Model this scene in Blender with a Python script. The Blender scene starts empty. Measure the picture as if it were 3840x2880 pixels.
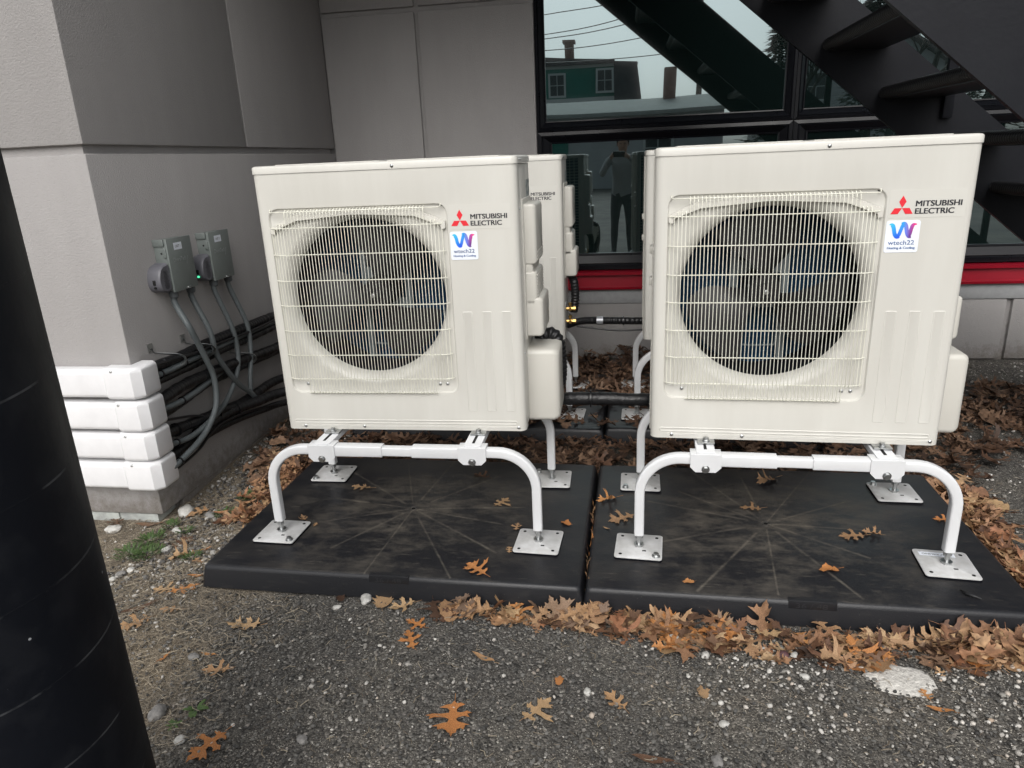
import bpy, bmesh, math, random
import numpy as np
from mathutils import Vector, Matrix, noise as mn
from mathutils.geometry import delaunay_2d_cdt
R = math.radians
scene = bpy.context.scene
col = scene.collection
random.seed(7)

# ------------------------------------------------------------------ camera
cam_d = bpy.data.cameras.new('camera'); cam = bpy.data.objects.new('camera', cam_d); col.objects.link(cam)
ya, pi_, ro = R(-9.2317), R(17.7756), R(-2.557)
fwd = Vector((math.sin(ya)*math.cos(pi_), math.cos(ya)*math.cos(pi_), -math.sin(pi_)))
rt = Vector((math.cos(ya), -math.sin(ya), 0)); up = rt.cross(fwd)
r2 = rt*math.cos(ro)+up*math.sin(ro); u2 = -rt*math.sin(ro)+up*math.cos(ro)
CAM = Vector((0.1747, -2.4579, 1.3028))
m = Matrix((r2, u2, -fwd)).transposed().to_4x4(); m.translation = CAM
cam.matrix_world = m
cam_d.sensor_width = 36; cam_d.lens = 2630.7453*36/3840
cam_d.clip_start = 0.02; cam_d.clip_end = 2000
scene.camera = cam

# ------------------------------------------------------------------ world, sun, exposure
SUN_EL, SUN_AZ = 42, 180     # azimuth: direction the light comes from, clockwise from +y
w = bpy.data.worlds.new("World"); scene.world = w; w.use_nodes = True
nt = w.node_tree; bg = nt.nodes['Background']
sky = nt.nodes.new('ShaderNodeTexSky'); sky.sky_type = 'NISHITA'; sky.sun_disc = False
sky.sun_elevation = R(SUN_EL); sky.sun_rotation = R(SUN_AZ)
sky.air_density = 1.0; sky.dust_density = 4.0; sky.ozone_density = 1.0
hs = nt.nodes.new('ShaderNodeHueSaturation'); hs.inputs['Saturation'].default_value = 0.22
nt.links.new(sky.outputs[0], hs.inputs['Color']); nt.links.new(hs.outputs[0], bg.inputs[0])
bg.inputs[1].default_value = 0.13
sd = bpy.data.lights.new('sun', 'SUN'); sun = bpy.data.objects.new('sun', sd); col.objects.link(sun)
sd.energy = 1.1; sd.angle = R(50); sd.color = (1, 0.975, 0.94)
sdir = Vector((math.sin(R(SUN_AZ))*math.cos(R(SUN_EL)), math.cos(R(SUN_AZ))*math.cos(R(SUN_EL)), math.sin(R(SUN_EL))))
sun.rotation_euler = sdir.to_track_quat('Z', 'Y').to_euler(); sun.location = (0, -6, 8)
scene.view_settings.view_transform = 'Standard'; scene.view_settings.look = 'None'
scene.view_settings.exposure = 0.42; scene.view_settings.gamma = 1

# ------------------------------------------------------------------ helpers
def tag(o, label=None, cat=None, group=None, kind=None):
    if label: o['label'] = label
    if cat: o['category'] = cat
    if group: o['group'] = group
    if kind: o['kind'] = kind
    return o
def empty(name, loc=(0, 0, 0), rz=0):
    o = bpy.data.objects.new(name, None); col.objects.link(o); o.location = loc; o.rotation_euler = (0, 0, rz)
    o.empty_display_size = .05
    return o
def copy_tree(o, parent=None):
    c = o.copy(); col.objects.link(c)
    if parent is not None: c.parent = parent
    for ch in list(o.children): copy_tree(ch, c)
    return c
class MB:
    def __init__(s): s.v = []; s.f = []; s.uv = {}; s.mi = []
    def add(s, vs, fs, mi=0):
        b = len(s.v); s.v += [tuple(p) for p in vs]
        for f in fs: s.f.append(tuple(b+i for i in f)); s.mi.append(mi)
        return b
    def box(s, x0, x1, y0, y1, z0, z1, bev=0.0, seg=2, M=None, mi=0):
        bm = bmesh.new(); bmesh.ops.create_cube(bm, size=1)
        for v in bm.verts: v.co = Vector(((x0+x1)/2+v.co.x*(x1-x0), (y0+y1)/2+v.co.y*(y1-y0), (z0+z1)/2+v.co.z*(z1-z0)))
        if bev: bmesh.ops.bevel(bm, geom=bm.edges[:], offset=bev, segments=seg, affect='EDGES', profile=.5)
        s.bm(bm, M, mi)
    def bm(s, bm, M=None, mi=0):
        if M is not None: bm.transform(M)
        bm.verts.index_update()
        s.add([v.co for v in bm.verts], [[v.index for v in f.verts] for f in bm.faces], mi); bm.free()
    def tube(s, pts, r, n=8, cap=True, rfun=None, square=None, closed=False, mi=0):
        pts = [Vector(p) for p in pts]; N = len(pts)
        T = []
        for i in range(N):
            a = pts[max(i-1, 0)]; b = pts[min(i+1, N-1)]
            if closed: a = pts[i-1]; b = pts[(i+1) % N]
            t = (b-a); T.append(t.normalized() if t.length > 1e-9 else Vector((0, 0, 1)))
        ref = Vector((0, 0, 1)) if abs(T[0].z) < .9 else Vector((0, 1, 0))
        u = T[0].cross(ref).normalized(); L = 0; base = len(s.v); dist = []
        for i in range(N):
            if i: L += (pts[i]-pts[i-1]).length
            dist.append(L)
            u = (u - T[i]*u.dot(T[i])).normalized(); v = T[i].cross(u)
            rr = rfun(L, i) if rfun else r
            if square:
                a, b, c = square[0]/2, square[1]/2, square[2]
                prof = []
                for (sx, sy, a0) in ((1, 1, 0), (-1, 1, 90), (-1, -1, 180), (1, -1, 270)):
                    for q in (0, 30, 60, 90):
                        an = R(a0+q); prof.append((sx*(a-c)+c*math.cos(an), sy*(b-c)+c*math.sin(an)))
                k = rr/r if r else 1
                for (p, q) in prof: s.v.append(tuple(pts[i]+u*p*k+v*q*k))
                n = len(prof)
            else:
                for j in range(n):
                    an = 2*math.pi*j/n; s.v.append(tuple(pts[i]+(u*math.cos(an)+v*math.sin(an))*rr))
        rng = N if closed else N-1
        for i in range(rng):
            i2 = (i+1) % N
            for j in range(n):
                f = (base+i*n+j, base+i*n+(j+1) % n, base+i2*n+(j+1) % n, base+i2*n+j)
                s.uv[len(s.f)] = [(dist[i], j/n), (dist[i], (j+1)/n), (dist[i2], (j+1)/n), (dist[i2], j/n)]
                s.f.append(f); s.mi.append(mi)
        if cap and not closed:
            s.f.append(tuple(base+j for j in range(n))[::-1]); s.mi.append(mi)
            s.f.append(tuple(base+(N-1)*n+j for j in range(n))); s.mi.append(mi)
    def cyl(s, p0, p1, r, n=16, r1=None, mi=0):
        p0, p1 = Vector(p0), Vector(p1)
        s.tube([p0, p1], r, n, rfun=(lambda L, i: r if i == 0 else (r1 if r1 is not None else r)), mi=mi)
    def prism(s, poly, y0, y1, plane='xz', mi=0):
        # poly 2D list, extruded along the third axis
        def P(p, d): return (p[0], d, p[1]) if plane == 'xz' else ((p[0], p[1], d) if plane == 'xy' else (d, p[0], p[1]))
        n = len(poly); b = len(s.v)
        s.v += [P(p, y0) for p in poly]+[P(p, y1) for p in poly]
        s.f.append(tuple(range(b, b+n))); s.f.append(tuple(range(b+2*n-1, b+n-1, -1))); s.mi += [mi, mi]
        for i in range(n):
            j = (i+1) % n; s.f.append((b+i, b+n+i, b+n+j, b+j)); s.mi.append(mi)
    def build(s, name, mats, parent=None, smooth=40, fix=True):
        me = bpy.data.meshes.new(name); me.from_pydata(s.v, [], s.f)
        if not isinstance(mats, (list, tuple)): mats = [mats]
        for mm in mats: me.materials.append(mm)
        if s.uv:
            uvl = me.uv_layers.new(name='UVMap')
            for fi, uvs in s.uv.items():
                for k, li in enumerate(me.polygons[fi].loop_indices): uvl.data[li].uv = uvs[k]
        if any(s.mi): me.polygons.foreach_set('material_index', s.mi)
        if fix:
            bm = bmesh.new(); bm.from_mesh(me); bmesh.ops.recalc_face_normals(bm, faces=bm.faces[:]); bm.to_mesh(me); bm.free()
        me.polygons.foreach_set('use_smooth', [True]*len(me.polygons))
        if smooth: me.set_sharp_from_angle(angle=R(smooth))
        me.update()
        o = bpy.data.objects.new(name, me); col.objects.link(o)
        if parent is not None: o.parent = parent
        return o
def spline(pts, per=8):
    P = [Vector(p) for p in pts]; P = [P[0]*2-P[1]]+P+[P[-1]*2-P[-2]]; out = []
    for i in range(1, len(P)-2):
        for k in range(per):
            t = k/per; a, b, c, d = P[i-1:i+3]
            out.append(.5*((2*b)+(c-a)*t+(2*a-5*b+4*c-d)*t*t+(3*b-a-3*c+d)*t**3))
    out.append(P[-2]); return out
def rrect(x0, x1, z0, z1, r, n=5):
    out = []
    for cx, cz, a0 in ((x1-r, z1-r, 0), (x0+r, z1-r, 90), (x0+r, z0+r, 180), (x1-r, z0+r, 270)):
        for k in range(n+1):
            a = R(a0+90*k/n); out.append((cx+r*math.cos(a), cz+r*math.sin(a)))
    return out
def text_mb(mb, s, size, width, x, z, y, ext=.0004, bold=0.0, shear=0, M=None, mi=0, height=None):
    """text standing in the xz plane, facing -y, left/baseline at x,z and squeezed to a width"""
    c = bpy.data.curves.new('t', 'FONT'); c.body = s; c.size = size; c.offset = bold; c.shear = shear; c.resolution_u = 4
    o = bpy.data.objects.new('t', c); col.objects.link(o)
    dg = bpy.context.evaluated_depsgraph_get(); me = bpy.data.meshes.new_from_object(o.evaluated_get(dg))
    vs = [v.co.copy() for v in me.vertices]; fs = [tuple(p.vertices) for p in me.polygons]
    bpy.data.objects.remove(o); bpy.data.curves.remove(c)
    x0 = min(v.x for v in vs); x1 = max(v.x for v in vs); h0 = min(v.y for v in vs); h1 = max(v.y for v in vs)
    k = width/(x1-x0) if width else 1; kz = height/(h1-h0) if height else 1
    P = [Vector((x+(v.x-x0)*k, y, z+(v.y-(h0 if height else 0))*kz)) for v in vs]
    if M is not None: P = [M @ p for p in P]
    mb.add(P, fs, mi); bpy.data.meshes.remove(me)

# ------------------------------------------------------------------ materials
def mat(name, color, rough=.5, metal=0, spec=.5, coat=0, var=None, vscale=8, bump=0, bscale=200, bdist=.001, rvar=0, stretch=None, detail=4):
    m = bpy.data.materials.new(name); m.use_nodes = True; nt = m.node_tree; N = nt.nodes; Lk = nt.links.new
    p = N['Principled BSDF']; p.inputs['Base Color'].default_value = (*color, 1); p.inputs['Roughness'].default_value = rough
    p.inputs['Metallic'].default_value = metal; p.inputs['Specular IOR Level'].default_value = spec; p.inputs['Coat Weight'].default_value = coat
    tc = N.new('ShaderNodeTexCoord'); mp = N.new('ShaderNodeMapping'); Lk(tc.outputs['Object'], mp.inputs[0])
    if stretch: mp.inputs['Scale'].default_value = stretch
    if var:
        n = N.new('ShaderNodeTexNoise'); n.inputs['Scale'].default_value = vscale; n.inputs['Detail'].default_value = detail; n.inputs['Roughness'].default_value = .6
        Lk(mp.outputs[0], n.inputs['Vector'])
        rp = N.new('ShaderNodeValToRGB'); rp.color_ramp.elements[0].position = .35; rp.color_ramp.elements[1].position = .68
        rp.color_ramp.elements[0].color = (*var, 1); rp.color_ramp.elements[1].color = (*color, 1)
        Lk(n.outputs['Fac'], rp.inputs[0]); Lk(rp.outputs[0], p.inputs['Base Color'])
    if rvar:
        n2 = N.new('ShaderNodeTexNoise'); n2.inputs['Scale'].default_value = vscale*2.3; n2.inputs['Detail'].default_value = 5
        Lk(mp.outputs[0], n2.inputs['Vector']); mr = N.new('ShaderNodeMapRange')
        mr.inputs['To Min'].default_value = rough-rvar; mr.inputs['To Max'].default_value = rough+rvar
        Lk(n2.outputs['Fac'], mr.inputs[0]); Lk(mr.outputs[0], p.inputs['Roughness'])
    if bump:
        n3 = N.new('ShaderNodeTexNoise'); n3.inputs['Scale'].default_value = bscale; n3.inputs['Detail'].default_value = 3
        Lk(tc.outputs['Object'], n3.inputs['Vector']); b = N.new('ShaderNodeBump'); b.inputs['Strength'].default_value = bump; b.inputs['Distance'].default_value = bdist
        Lk(n3.outputs['Fac'], b.inputs['Height']); Lk(b.outputs[0], p.inputs['Normal'])
    return m
M_cream = mat('cream_metal', (.605, .595, .55), .38, var=(.565, .553, .508), vscale=5, stretch=(2.2, 2.2, .35), detail=9, coat=.1, bump=.08, bscale=500, bdist=.0005)
M_creamp = mat('cream_plastic', (.58, .565, .515), .42, var=(.555, .54, .49), vscale=4)
M_grille = mat('grille_wire', (.72, .715, .62), .35)
M_white = mat('white_powder_coat', (.72, .73, .74), .3, coat=.3, var=(.66, .67, .68), vscale=5)
M_plate = mat('plate_white', (.66, .665, .665), .4, var=(.5, .5, .49), vscale=18, rvar=.1)
M_vinyl = mat('white_vinyl', (.78, .78, .79), .28, var=(.72, .72, .73), vscale=12)
M_zinc = mat('zinc', (.55, .56, .56), .32, metal=1, var=(.4, .41, .41), vscale=60)
M_black = mat('black_paint', (.0075, .008, .011), .45, spec=.2, var=(.010, .011, .014), vscale=5, bump=.25, bscale=60, bdist=.002, rvar=.1)
M_frame = mat('window_frame_black', (.006, .0065, .009), .3, spec=.3, rvar=.08, vscale=6)
M_tread = mat('tread_black', (.009, .009, .010), .38, spec=.6, bump=.3, bscale=150)
M_red = mat('red_metal', (.33, .006, .02), .35, var=(.28, .005, .018), vscale=5)
M_trim = mat('grey_trim', (.36, .365, .37), .6, var=(.31, .315, .32), vscale=30)
M_stucco = mat('stucco', (.335, .322, .315), .85, var=(.312, .30, .293), vscale=7, bump=.7, bscale=190, bdist=.003, stretch=(1, 1, .22), detail=8)
def splash(m):
    nt = m.node_tree; N = nt.nodes; Lk = nt.links.new; p = N['Principled BSDF']; src = p.inputs['Base Color'].links[0].from_socket
    ge = N.new('ShaderNodeNewGeometry'); s_ = N.new('ShaderNodeSeparateXYZ'); Lk(ge.outputs['Position'], s_.inputs[0])
    n = N.new('ShaderNodeTexNoise'); n.inputs['Scale'].default_value = 22; n.inputs['Detail'].default_value = 10; n.inputs['Roughness'].default_value = .75; Lk(ge.outputs['Position'], n.inputs['Vector'])
    a = N.new('ShaderNodeMapRange'); a.inputs['From Min'].default_value = .16; a.inputs['From Max'].default_value = 0; a.inputs['To Max'].default_value = .45; Lk(s_.outputs[2], a.inputs[0])
    b = N.new('ShaderNodeMath'); b.operation = 'ADD'; Lk(a.outputs[0], b.inputs[0]); Lk(n.outputs[0], b.inputs[1])
    c = N.new('ShaderNodeMapRange'); c.inputs['From Min'].default_value = .66; c.inputs['From Max'].default_value = .95; c.inputs['To Max'].default_value = .75; Lk(b.outputs[0], c.inputs[0])
    x = N.new('ShaderNodeMix'); x.data_type = 'RGBA'; Lk(c.outputs[0], x.inputs[0]); Lk(src, x.inputs[6]); x.inputs[7].default_value = (.15, .13, .11, 1); Lk(x.outputs[2], p.inputs['Base Color'])
splash(M_stucco)
M_foam = mat('foam_base', (.5, .53, .5), .8, var=(.3, .31, .3), vscale=14, bump=.5, bscale=60, bdist=.004)
M_conduit = mat('conduit_grey', (.105, .12, .125), .42)
M_pvcbox = mat('disconnect_grey', (.18, .205, .195), .45, var=(.16, .18, .172), vscale=15)
M_surge = mat('surge_grey', (.13, .13, .147), .45)
M_fit = mat('fitting_grey', (.09, .1, .105), .45)
M_ins = mat('black_insulation', (.0075, .0075, .0085), .42, bump=.8, bscale=55, bdist=.004, rvar=.15, vscale=30)
M_cable = mat('black_cable', (.007, .007, .008), .35)
M_brass = mat('brass', (.5, .32, .11), .35, metal=1)
M_shroud = mat('shroud_black', (.005, .0055, .008), .7, spec=.1)
M_fan = mat('fan_plastic', (.013, .0125, .0145), .45, spec=.3)
M_rod = mat('motor_bracket', (.20, .235, .25), .4, metal=.3)
M_print = mat('print_dark', (.018, .018, .024), .5)
M_pred = mat('print_red', (.72, .02, .035), .45)
M_paper = mat('sticker_white', (.78, .82, .88), .4)
M_pblue = mat('print_blue', (.02, .10, .32), .5)
M_hole = mat('dark_hole', (.004, .004, .004), .8)
M_tape = mat('duct_tape', (.32, .33, .35), .35, metal=.4, bump=.5, bscale=90, bdist=.002)
M_concrete = mat('bollard_paint', (.006, .007, .010), .5, spec=.15)
M_mortar = mat('white_mortar', (.66, .64, .59), .9, var=(.42, .40, .37), vscale=60, bump=.9, bscale=120, bdist=.006)
M_stoneW = mat('white_stone', (.55, .54, .51), .8, var=(.4, .39, .36), vscale=80, bump=.5, bscale=200, bdist=.002)
M_stoneG = mat('grey_stone', (.26, .25, .235), .85, var=(.15, .145, .14), vscale=70, bump=.6, bscale=150, bdist=.003)
M_stoneR = mat('maroon_stone', (.10, .045, .05), .6, var=(.07, .03, .035), vscale=60)
M_weed = mat('weed_green', (.07, .12, .03), .6, var=(.04, .08, .02), vscale=40)

def add_ring_bump(m, scale, strength=.5, dist=.001):
    nt = m.node_tree; N = nt.nodes; Lk = nt.links.new; p = N['Principled BSDF']
    uv = N.new('ShaderNodeUVMap'); sx = N.new('ShaderNodeSeparateXYZ'); Lk(uv.outputs[0], sx.inputs[0])
    mu = N.new('ShaderNodeMath'); mu.operation = 'MULTIPLY'; mu.inputs[1].default_value = scale; Lk(sx.outputs[0], mu.inputs[0])
    sn = N.new('ShaderNodeMath'); sn.operation = 'SINE'; Lk(mu.outputs[0], sn.inputs[0])
    b = N.new('ShaderNodeBump'); b.inputs['Strength'].default_value = strength; b.inputs['Distance'].default_value = dist
    Lk(sn.outputs[0], b.inputs['Height']); Lk(b.outputs[0], p.inputs['Normal'])
add_ring_bump(M_conduit, 1400, .5, .0006)

# glass: dark coated pane that mirrors the street
def make_glass():
    m = bpy.data.materials.new('dark_window_glass'); m.use_nodes = True; nt = m.node_tree; N = nt.nodes; Lk = nt.links.new
    p = N['Principled BSDF']; p.inputs['Base Color'].default_value = (.006, .012, .011, 1); p.inputs['Roughness'].default_value = .06
    g = N.new('ShaderNodeBsdfGlossy'); g.inputs['Color'].default_value = (.74, .93, .97, 1); g.inputs['Roughness'].default_value = .004
    fr = N.new('ShaderNodeFresnel'); fr.inputs[0].default_value = 1.9
    mr = N.new('ShaderNodeMapRange'); mr.inputs['To Min'].default_value = .17; mr.inputs['To Max'].default_value = 1; Lk(fr.outputs[0], mr.inputs[0])
    mx = N.new('ShaderNodeMixShader'); Lk(mr.outputs[0], mx.inputs[0]); Lk(p.outputs[0], mx.inputs[1]); Lk(g.outputs[0], mx.inputs[2])
    tc = N.new('ShaderNodeTexCoord'); n = N.new('ShaderNodeTexNoise'); n.inputs['Scale'].default_value = 1.3; n.inputs['Detail'].default_value = 1
    Lk(tc.outputs['Object'], n.inputs[0]); b = N.new('ShaderNodeBump'); b.inputs['Strength'].default_value = .25; b.inputs['Distance'].default_value = .004
    Lk(n.outputs[0], b.inputs['Height']); Lk(b.outputs[0], g.inputs['Normal'])
    Lk(mx.outputs[0], N['Material Output'].inputs[0]); return m
M_glass = make_glass()

# ------------------------------------------------------------------ ground
def gh(x, y):
    """ground height"""
    t = max(0, min(1, (-1.15-x)/.35)); t = t*t*(3-2*t); t *= max(0, min(1, (.30-y)/.4))
    h = -.035*t
    h += .010*mn.noise(Vector((x*2.2, y*2.2, 0)))+.004*mn.noise(Vector((x*9, y*9, 3)))
    return h-.004
def make_ground_mat():
    m = bpy.data.materials.new('worn_asphalt'); m.use_nodes = True; nt = m.node_tree; N = nt.nodes; Lk = nt.links.new; p = N['Principled BSDF']
    tc = N.new('ShaderNodeTexCoord')
    def vor(s, feat='F1'):
        v = N.new('ShaderNodeTexVoronoi'); v.inputs['Scale'].default_value = s; v.feature = feat; Lk(tc.outputs['Object'], v.inputs['Vector']); return v
    def noise(s, d=4):
        n = N.new('ShaderNodeTexNoise'); n.inputs['Scale'].default_value = s; n.inputs['Detail'].default_value = d; Lk(tc.outputs['Object'], n.inputs['Vector']); return n
    def ramp(src, els):
        r = N.new('ShaderNodeValToRGB'); e = r.color_ramp.elements
        while len(e) < len(els): e.new(.5)
        for k, (pos, c) in enumerate(els): e[k].position = pos; e[k].color = (*c, 1)
        Lk(src, r.inputs[0]); return r
    def mix(f, a, b, t='MIX'):
        x = N.new('ShaderNodeMix'); x.data_type = 'RGBA'; x.blend_type = t
        if isinstance(f, float): x.inputs[0].default_value = f
        else: Lk(f, x.inputs[0])
        Lk(a, x.inputs[6]); Lk(b, x.inputs[7]); return x.outputs[2]
    v1 = vor(170); sx = N.new('ShaderNodeSeparateColor'); Lk(v1.outputs['Color'], sx.inputs[0])
    c1 = ramp(sx.outputs[0], [(0, (.022, .021, .020)), (.35, (.06, .058, .055)), (.75, (.12, .116, .108)), (.955, (.19, .18, .17)), (.985, (.42, .41, .38))])
    v2 = vor(420); sx2 = N.new('ShaderNodeSeparateColor'); Lk(v2.outputs['Color'], sx2.inputs[0])
    c2 = ramp(sx2.outputs[0], [(0, (.02, .019, .018)), (.5, (.085, .08, .074)), (.93, (.17, .16, .145)), (.985, (.45, .44, .4))])
    a = mix(ramp(noise(25).outputs[0], [(.4, (0, 0, 0)), (.6, (1, 1, 1))]).outputs[0], c1.outputs[0], c2.outputs[0])
    # dirt with fine straw to the left and at the back
    st = N.new('ShaderNodeMapping'); st.inputs['Rotation'].default_value = (0, 0, .6); st.inputs['Scale'].default_value = (60, 500, 60); Lk(tc.outputs['Object'], st.inputs[0])
    ns = N.new('ShaderNodeTexNoise'); ns.inputs['Scale'].default_value = 1; ns.inputs['Detail'].default_value = 4; ns.inputs['Distortion'].default_value = 2; Lk(st.outputs[0], ns.inputs['Vector'])
    d = ramp(ns.outputs[0], [(.3, (.065, .056, .044)), (.5, (.17, .145, .11)), (.66, (.36, .31, .24)), (.74, (.55, .5, .43))])
    d2 = mix(ramp(sx2.outputs[1], [(.8, (0, 0, 0)), (.9, (1, 1, 1))]).outputs[0], d.outputs[0], c2.outputs[0])
    sp = N.new('ShaderNodeSeparateXYZ'); Lk(tc.outputs['Object'], sp.inputs[0])
    # mask: x < -0.85 (dirt) blended by noise
    nb = noise(3.0, 5); ma = N.new('ShaderNodeMath'); ma.operation = 'MULTIPLY_ADD'; ma.inputs[1].default_value = 1.1; Lk(nb.outputs[0], ma.inputs[0]); Lk(sp.outputs[0], ma.inputs[2])
    ms = N.new('ShaderNodeMapRange'); ms.inputs['From Min'].default_value = -.28; ms.inputs['From Max'].default_value = -.62; Lk(ma.outputs[0], ms.inputs[0])
    a = mix(ms.outputs[0], a, d2)
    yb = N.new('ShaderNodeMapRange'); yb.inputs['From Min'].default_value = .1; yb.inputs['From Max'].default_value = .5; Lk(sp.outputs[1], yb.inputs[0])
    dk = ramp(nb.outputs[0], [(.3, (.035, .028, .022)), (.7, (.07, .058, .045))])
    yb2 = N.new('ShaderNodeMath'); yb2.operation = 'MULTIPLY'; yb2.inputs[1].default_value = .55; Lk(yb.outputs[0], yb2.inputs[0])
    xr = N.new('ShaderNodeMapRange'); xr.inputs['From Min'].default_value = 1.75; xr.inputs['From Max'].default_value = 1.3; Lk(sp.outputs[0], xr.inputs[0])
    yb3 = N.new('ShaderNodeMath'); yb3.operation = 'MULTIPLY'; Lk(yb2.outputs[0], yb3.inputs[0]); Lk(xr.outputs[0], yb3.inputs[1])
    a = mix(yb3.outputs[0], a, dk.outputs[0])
    # far lot behind the camera is lighter, weathered asphalt
    yf = N.new('ShaderNodeMapRange'); yf.inputs['From Min'].default_value = -2.6; yf.inputs['From Max'].default_value = -4.5; Lk(sp.outputs[1], yf.inputs[0])
    lt = ramp(noise(.8, 6).outputs[0], [(.35, (.11, .105, .10)), (.65, (.16, .155, .145))])
    a = mix(yf.outputs[0], a, lt.outputs[0])
    pt = ramp(noise(2.6, 8).outputs[0], [(.35, (.86, .85, .84)), (.55, (1.15, 1.12, 1.06)), (.7, (1.42, 1.34, 1.22))])
    a = mix(1.0, a, pt.outputs[0], 'MULTIPLY')
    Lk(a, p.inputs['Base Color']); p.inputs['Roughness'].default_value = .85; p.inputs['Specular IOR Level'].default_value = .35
    b = N.new('ShaderNodeBump'); b.inputs['Strength'].default_value = .9; b.inputs['Distance'].default_value = .004
    b2 = N.new('ShaderNodeBump'); b2.inputs['Strength'].default_value = .6; b2.inputs['Distance'].default_value = .002
    Lk(v1.outputs['Distance'], b.inputs['Height']); b.invert = True
    Lk(ns.outputs[0], b2.inputs['Height']); Lk(b.outputs[0], b2.inputs['Normal']); Lk(b2.outputs[0], p.inputs['Normal'])
    return m
M_ground = make_ground_mat()
xs = list(np.arange(-6, 6.001, .06)); ys = list(np.arange(-4, 2.401, .06))
xs = [-400, -60, -20]+xs+[20, 60, 400]; ys = [-400, -80, -30, -12]+ys+[20, 60, 400]
g = MB(); g.v = [(x, y, gh(x, y) if (abs(x) < 6.01 and -4.01 < y < 2.45) else -.02) for y in ys for x in xs]
nx = len(xs); g.f = [(j*nx+i, j*nx+i+1, (j+1)*nx+i+1, (j+1)*nx+i) for j in range(len(ys)-1) for i in range(nx-1)]; g.mi = [0]*len(g.f)
tag(g.build('ground', M_ground, smooth=0), kind='structure')

# ------------------------------------------------------------------ building
WX, WY, BY = -1.6414, -.1719, 2.0697
bld = empty('commercial_building', (WX, WY, 0)); tag(bld, 'grey stucco building with deep score lines, black windows and a red sill band', 'building')
def world_part(mb, name, mm, root, smooth=40):
    o = mb.build(name, mm, root, smooth); o.matrix_parent_inverse = Matrix.Translation(-Vector(root.location)); return o
b = MB()
core = .022
b.box(-7, WX-core, WY+.12, BY-.03, -.05, 7)
b.box(-7, WX-core, WY+core, WY+.1205, .002, 7)
b.box(-7, WX-.001, WY+.14, BY-.003, -.045, .0005)
b.box(-7, WX, WY, BY-.003, .0, 1.382, .007)
b.box(-7, WX, WY, .942, 1.412, 7, .007); b.box(-7, WX, .954, BY-.003, 1.412, 7, .007)
world_part(b, 'wing_wall', M_stucco, bld)
b = MB(); rs = random.Random(3)
n = 60
for i in range(n):
    x0 = -7+(WX-.03+7)*i/n; x1 = -7+(WX-.03+7)*(i+1)/n; rz = rs.random()
    b.box(x0, x1+.001*rs.random(), WY+.006+.012*rz, WY+.4+.001*rs.random(), -.08, -.001-.003*rs.random())
world_part(b, 'foam_base', M_foam, bld)
b = MB()
b.box(WX-.05, -.341, BY+core, BY+.3, -.02, 7)
vx, hz = -1.044, 2.178
for (x0, x1) in ((WX+.0005, vx-.012), (vx+.012, -.34)):
    b.box(x0, x1, BY, BY+.1, .0, hz-.014, .007); b.box(x0, x1, BY, BY+.101, hz+.014, 4.6, .007); b.box(x0, x1, BY, BY+.1, 4.63, 7, .007)
for (x0, x1) in ((-.3385, 2.455), (2.49, 5.2), (5.235, 9)):
    b.box(x0, x1, BY, BY+.2, .012, .384, .005)
b.box(-.338, 9, BY+core, BY+.29, -.1, .3835); b.box(-.338, 9, BY, BY+.3, 3.32, 7, .01)
world_part(b, 'back_wall', M_stucco, bld)
b = MB(); b.box(-.3385, 9, BY-.006, BY+.2, .3855, .4785, .003); world_part(b, 'trim_board', M_trim, bld)
b = MB()
prof = [(BY+.1, .480), (BY-.030, .480), (BY-.034, .494), (BY-.014, .499), (BY-.010, .566), (BY-.034, .572), (BY-.036, .590), (BY+.1, .598)]
b.prism(prof, -.3385, 9, 'yz'); world_part(b, 'red_sill', M_red, bld, 20)
wroot = bld
def window(x0, x1, z0, z1, wl, wr, wb, wt):
    b = MB(); Y = BY+.052
    L = [(0, .0, .10), (0, .0, .018), (.28, .28, .012), (.34, .34, .018), (.40, .40, .014), (.88, .88, .042), (.90, .90, .036), (1.0, 1.0, .038), (1.0, 1.0, .06)]
    loops = []
    for (k, _, d) in L:
        loops.append([(x0+wl*k, BY+d, z0+wb*k), (x1-wr*k, BY+d, z0+wb*k), (x1-wr*k, BY+d, z1-wt*k), (x0+wl*k, BY+d, z1-wt*k)])
    vs = [p for l in loops for p in l]; fs = []
    for i in range(len(loops)-1):
        for j in range(4): fs.append((i*4+j, i*4+(j+1) % 4, (i+1)*4+(j+1) % 4, (i+1)*4+j))
    b.add(vs, fs)
    fr = world_part(b, 'window', M_frame, wroot, 20)
    b = MB(); b.box(x0+wl*.96, x1-wr*.96, Y-.003, Y+.003, z0+wb*.96, z1-wt*.96)
    b.build('pane', M_glass, fr)
    return fr
for (x0, x1) in ((-.337, 1.160), (1.163, 2.66), (2.663, 4.16), (4.163, 5.66), (5.663, 8.99)):
    window(x0, x1, 1.45, 3.315, .056, .057, .060, .06)
    window(x0, x1, .602, 1.447, .087, .075, .102, .068)
b = MB(); b.box(-.337, 9, BY+.11, BY+.3, .5985, 3.3185); world_part(b, 'window_backing', M_hole, bld)
b = MB(); b.box(WX+.001, 9, .95, BY-.001, 2.72, 3.2, .01); world_part(b, 'added_shade_slab', M_stucco, bld)  # unseen slab added above the alcove to shade the back wall

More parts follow.
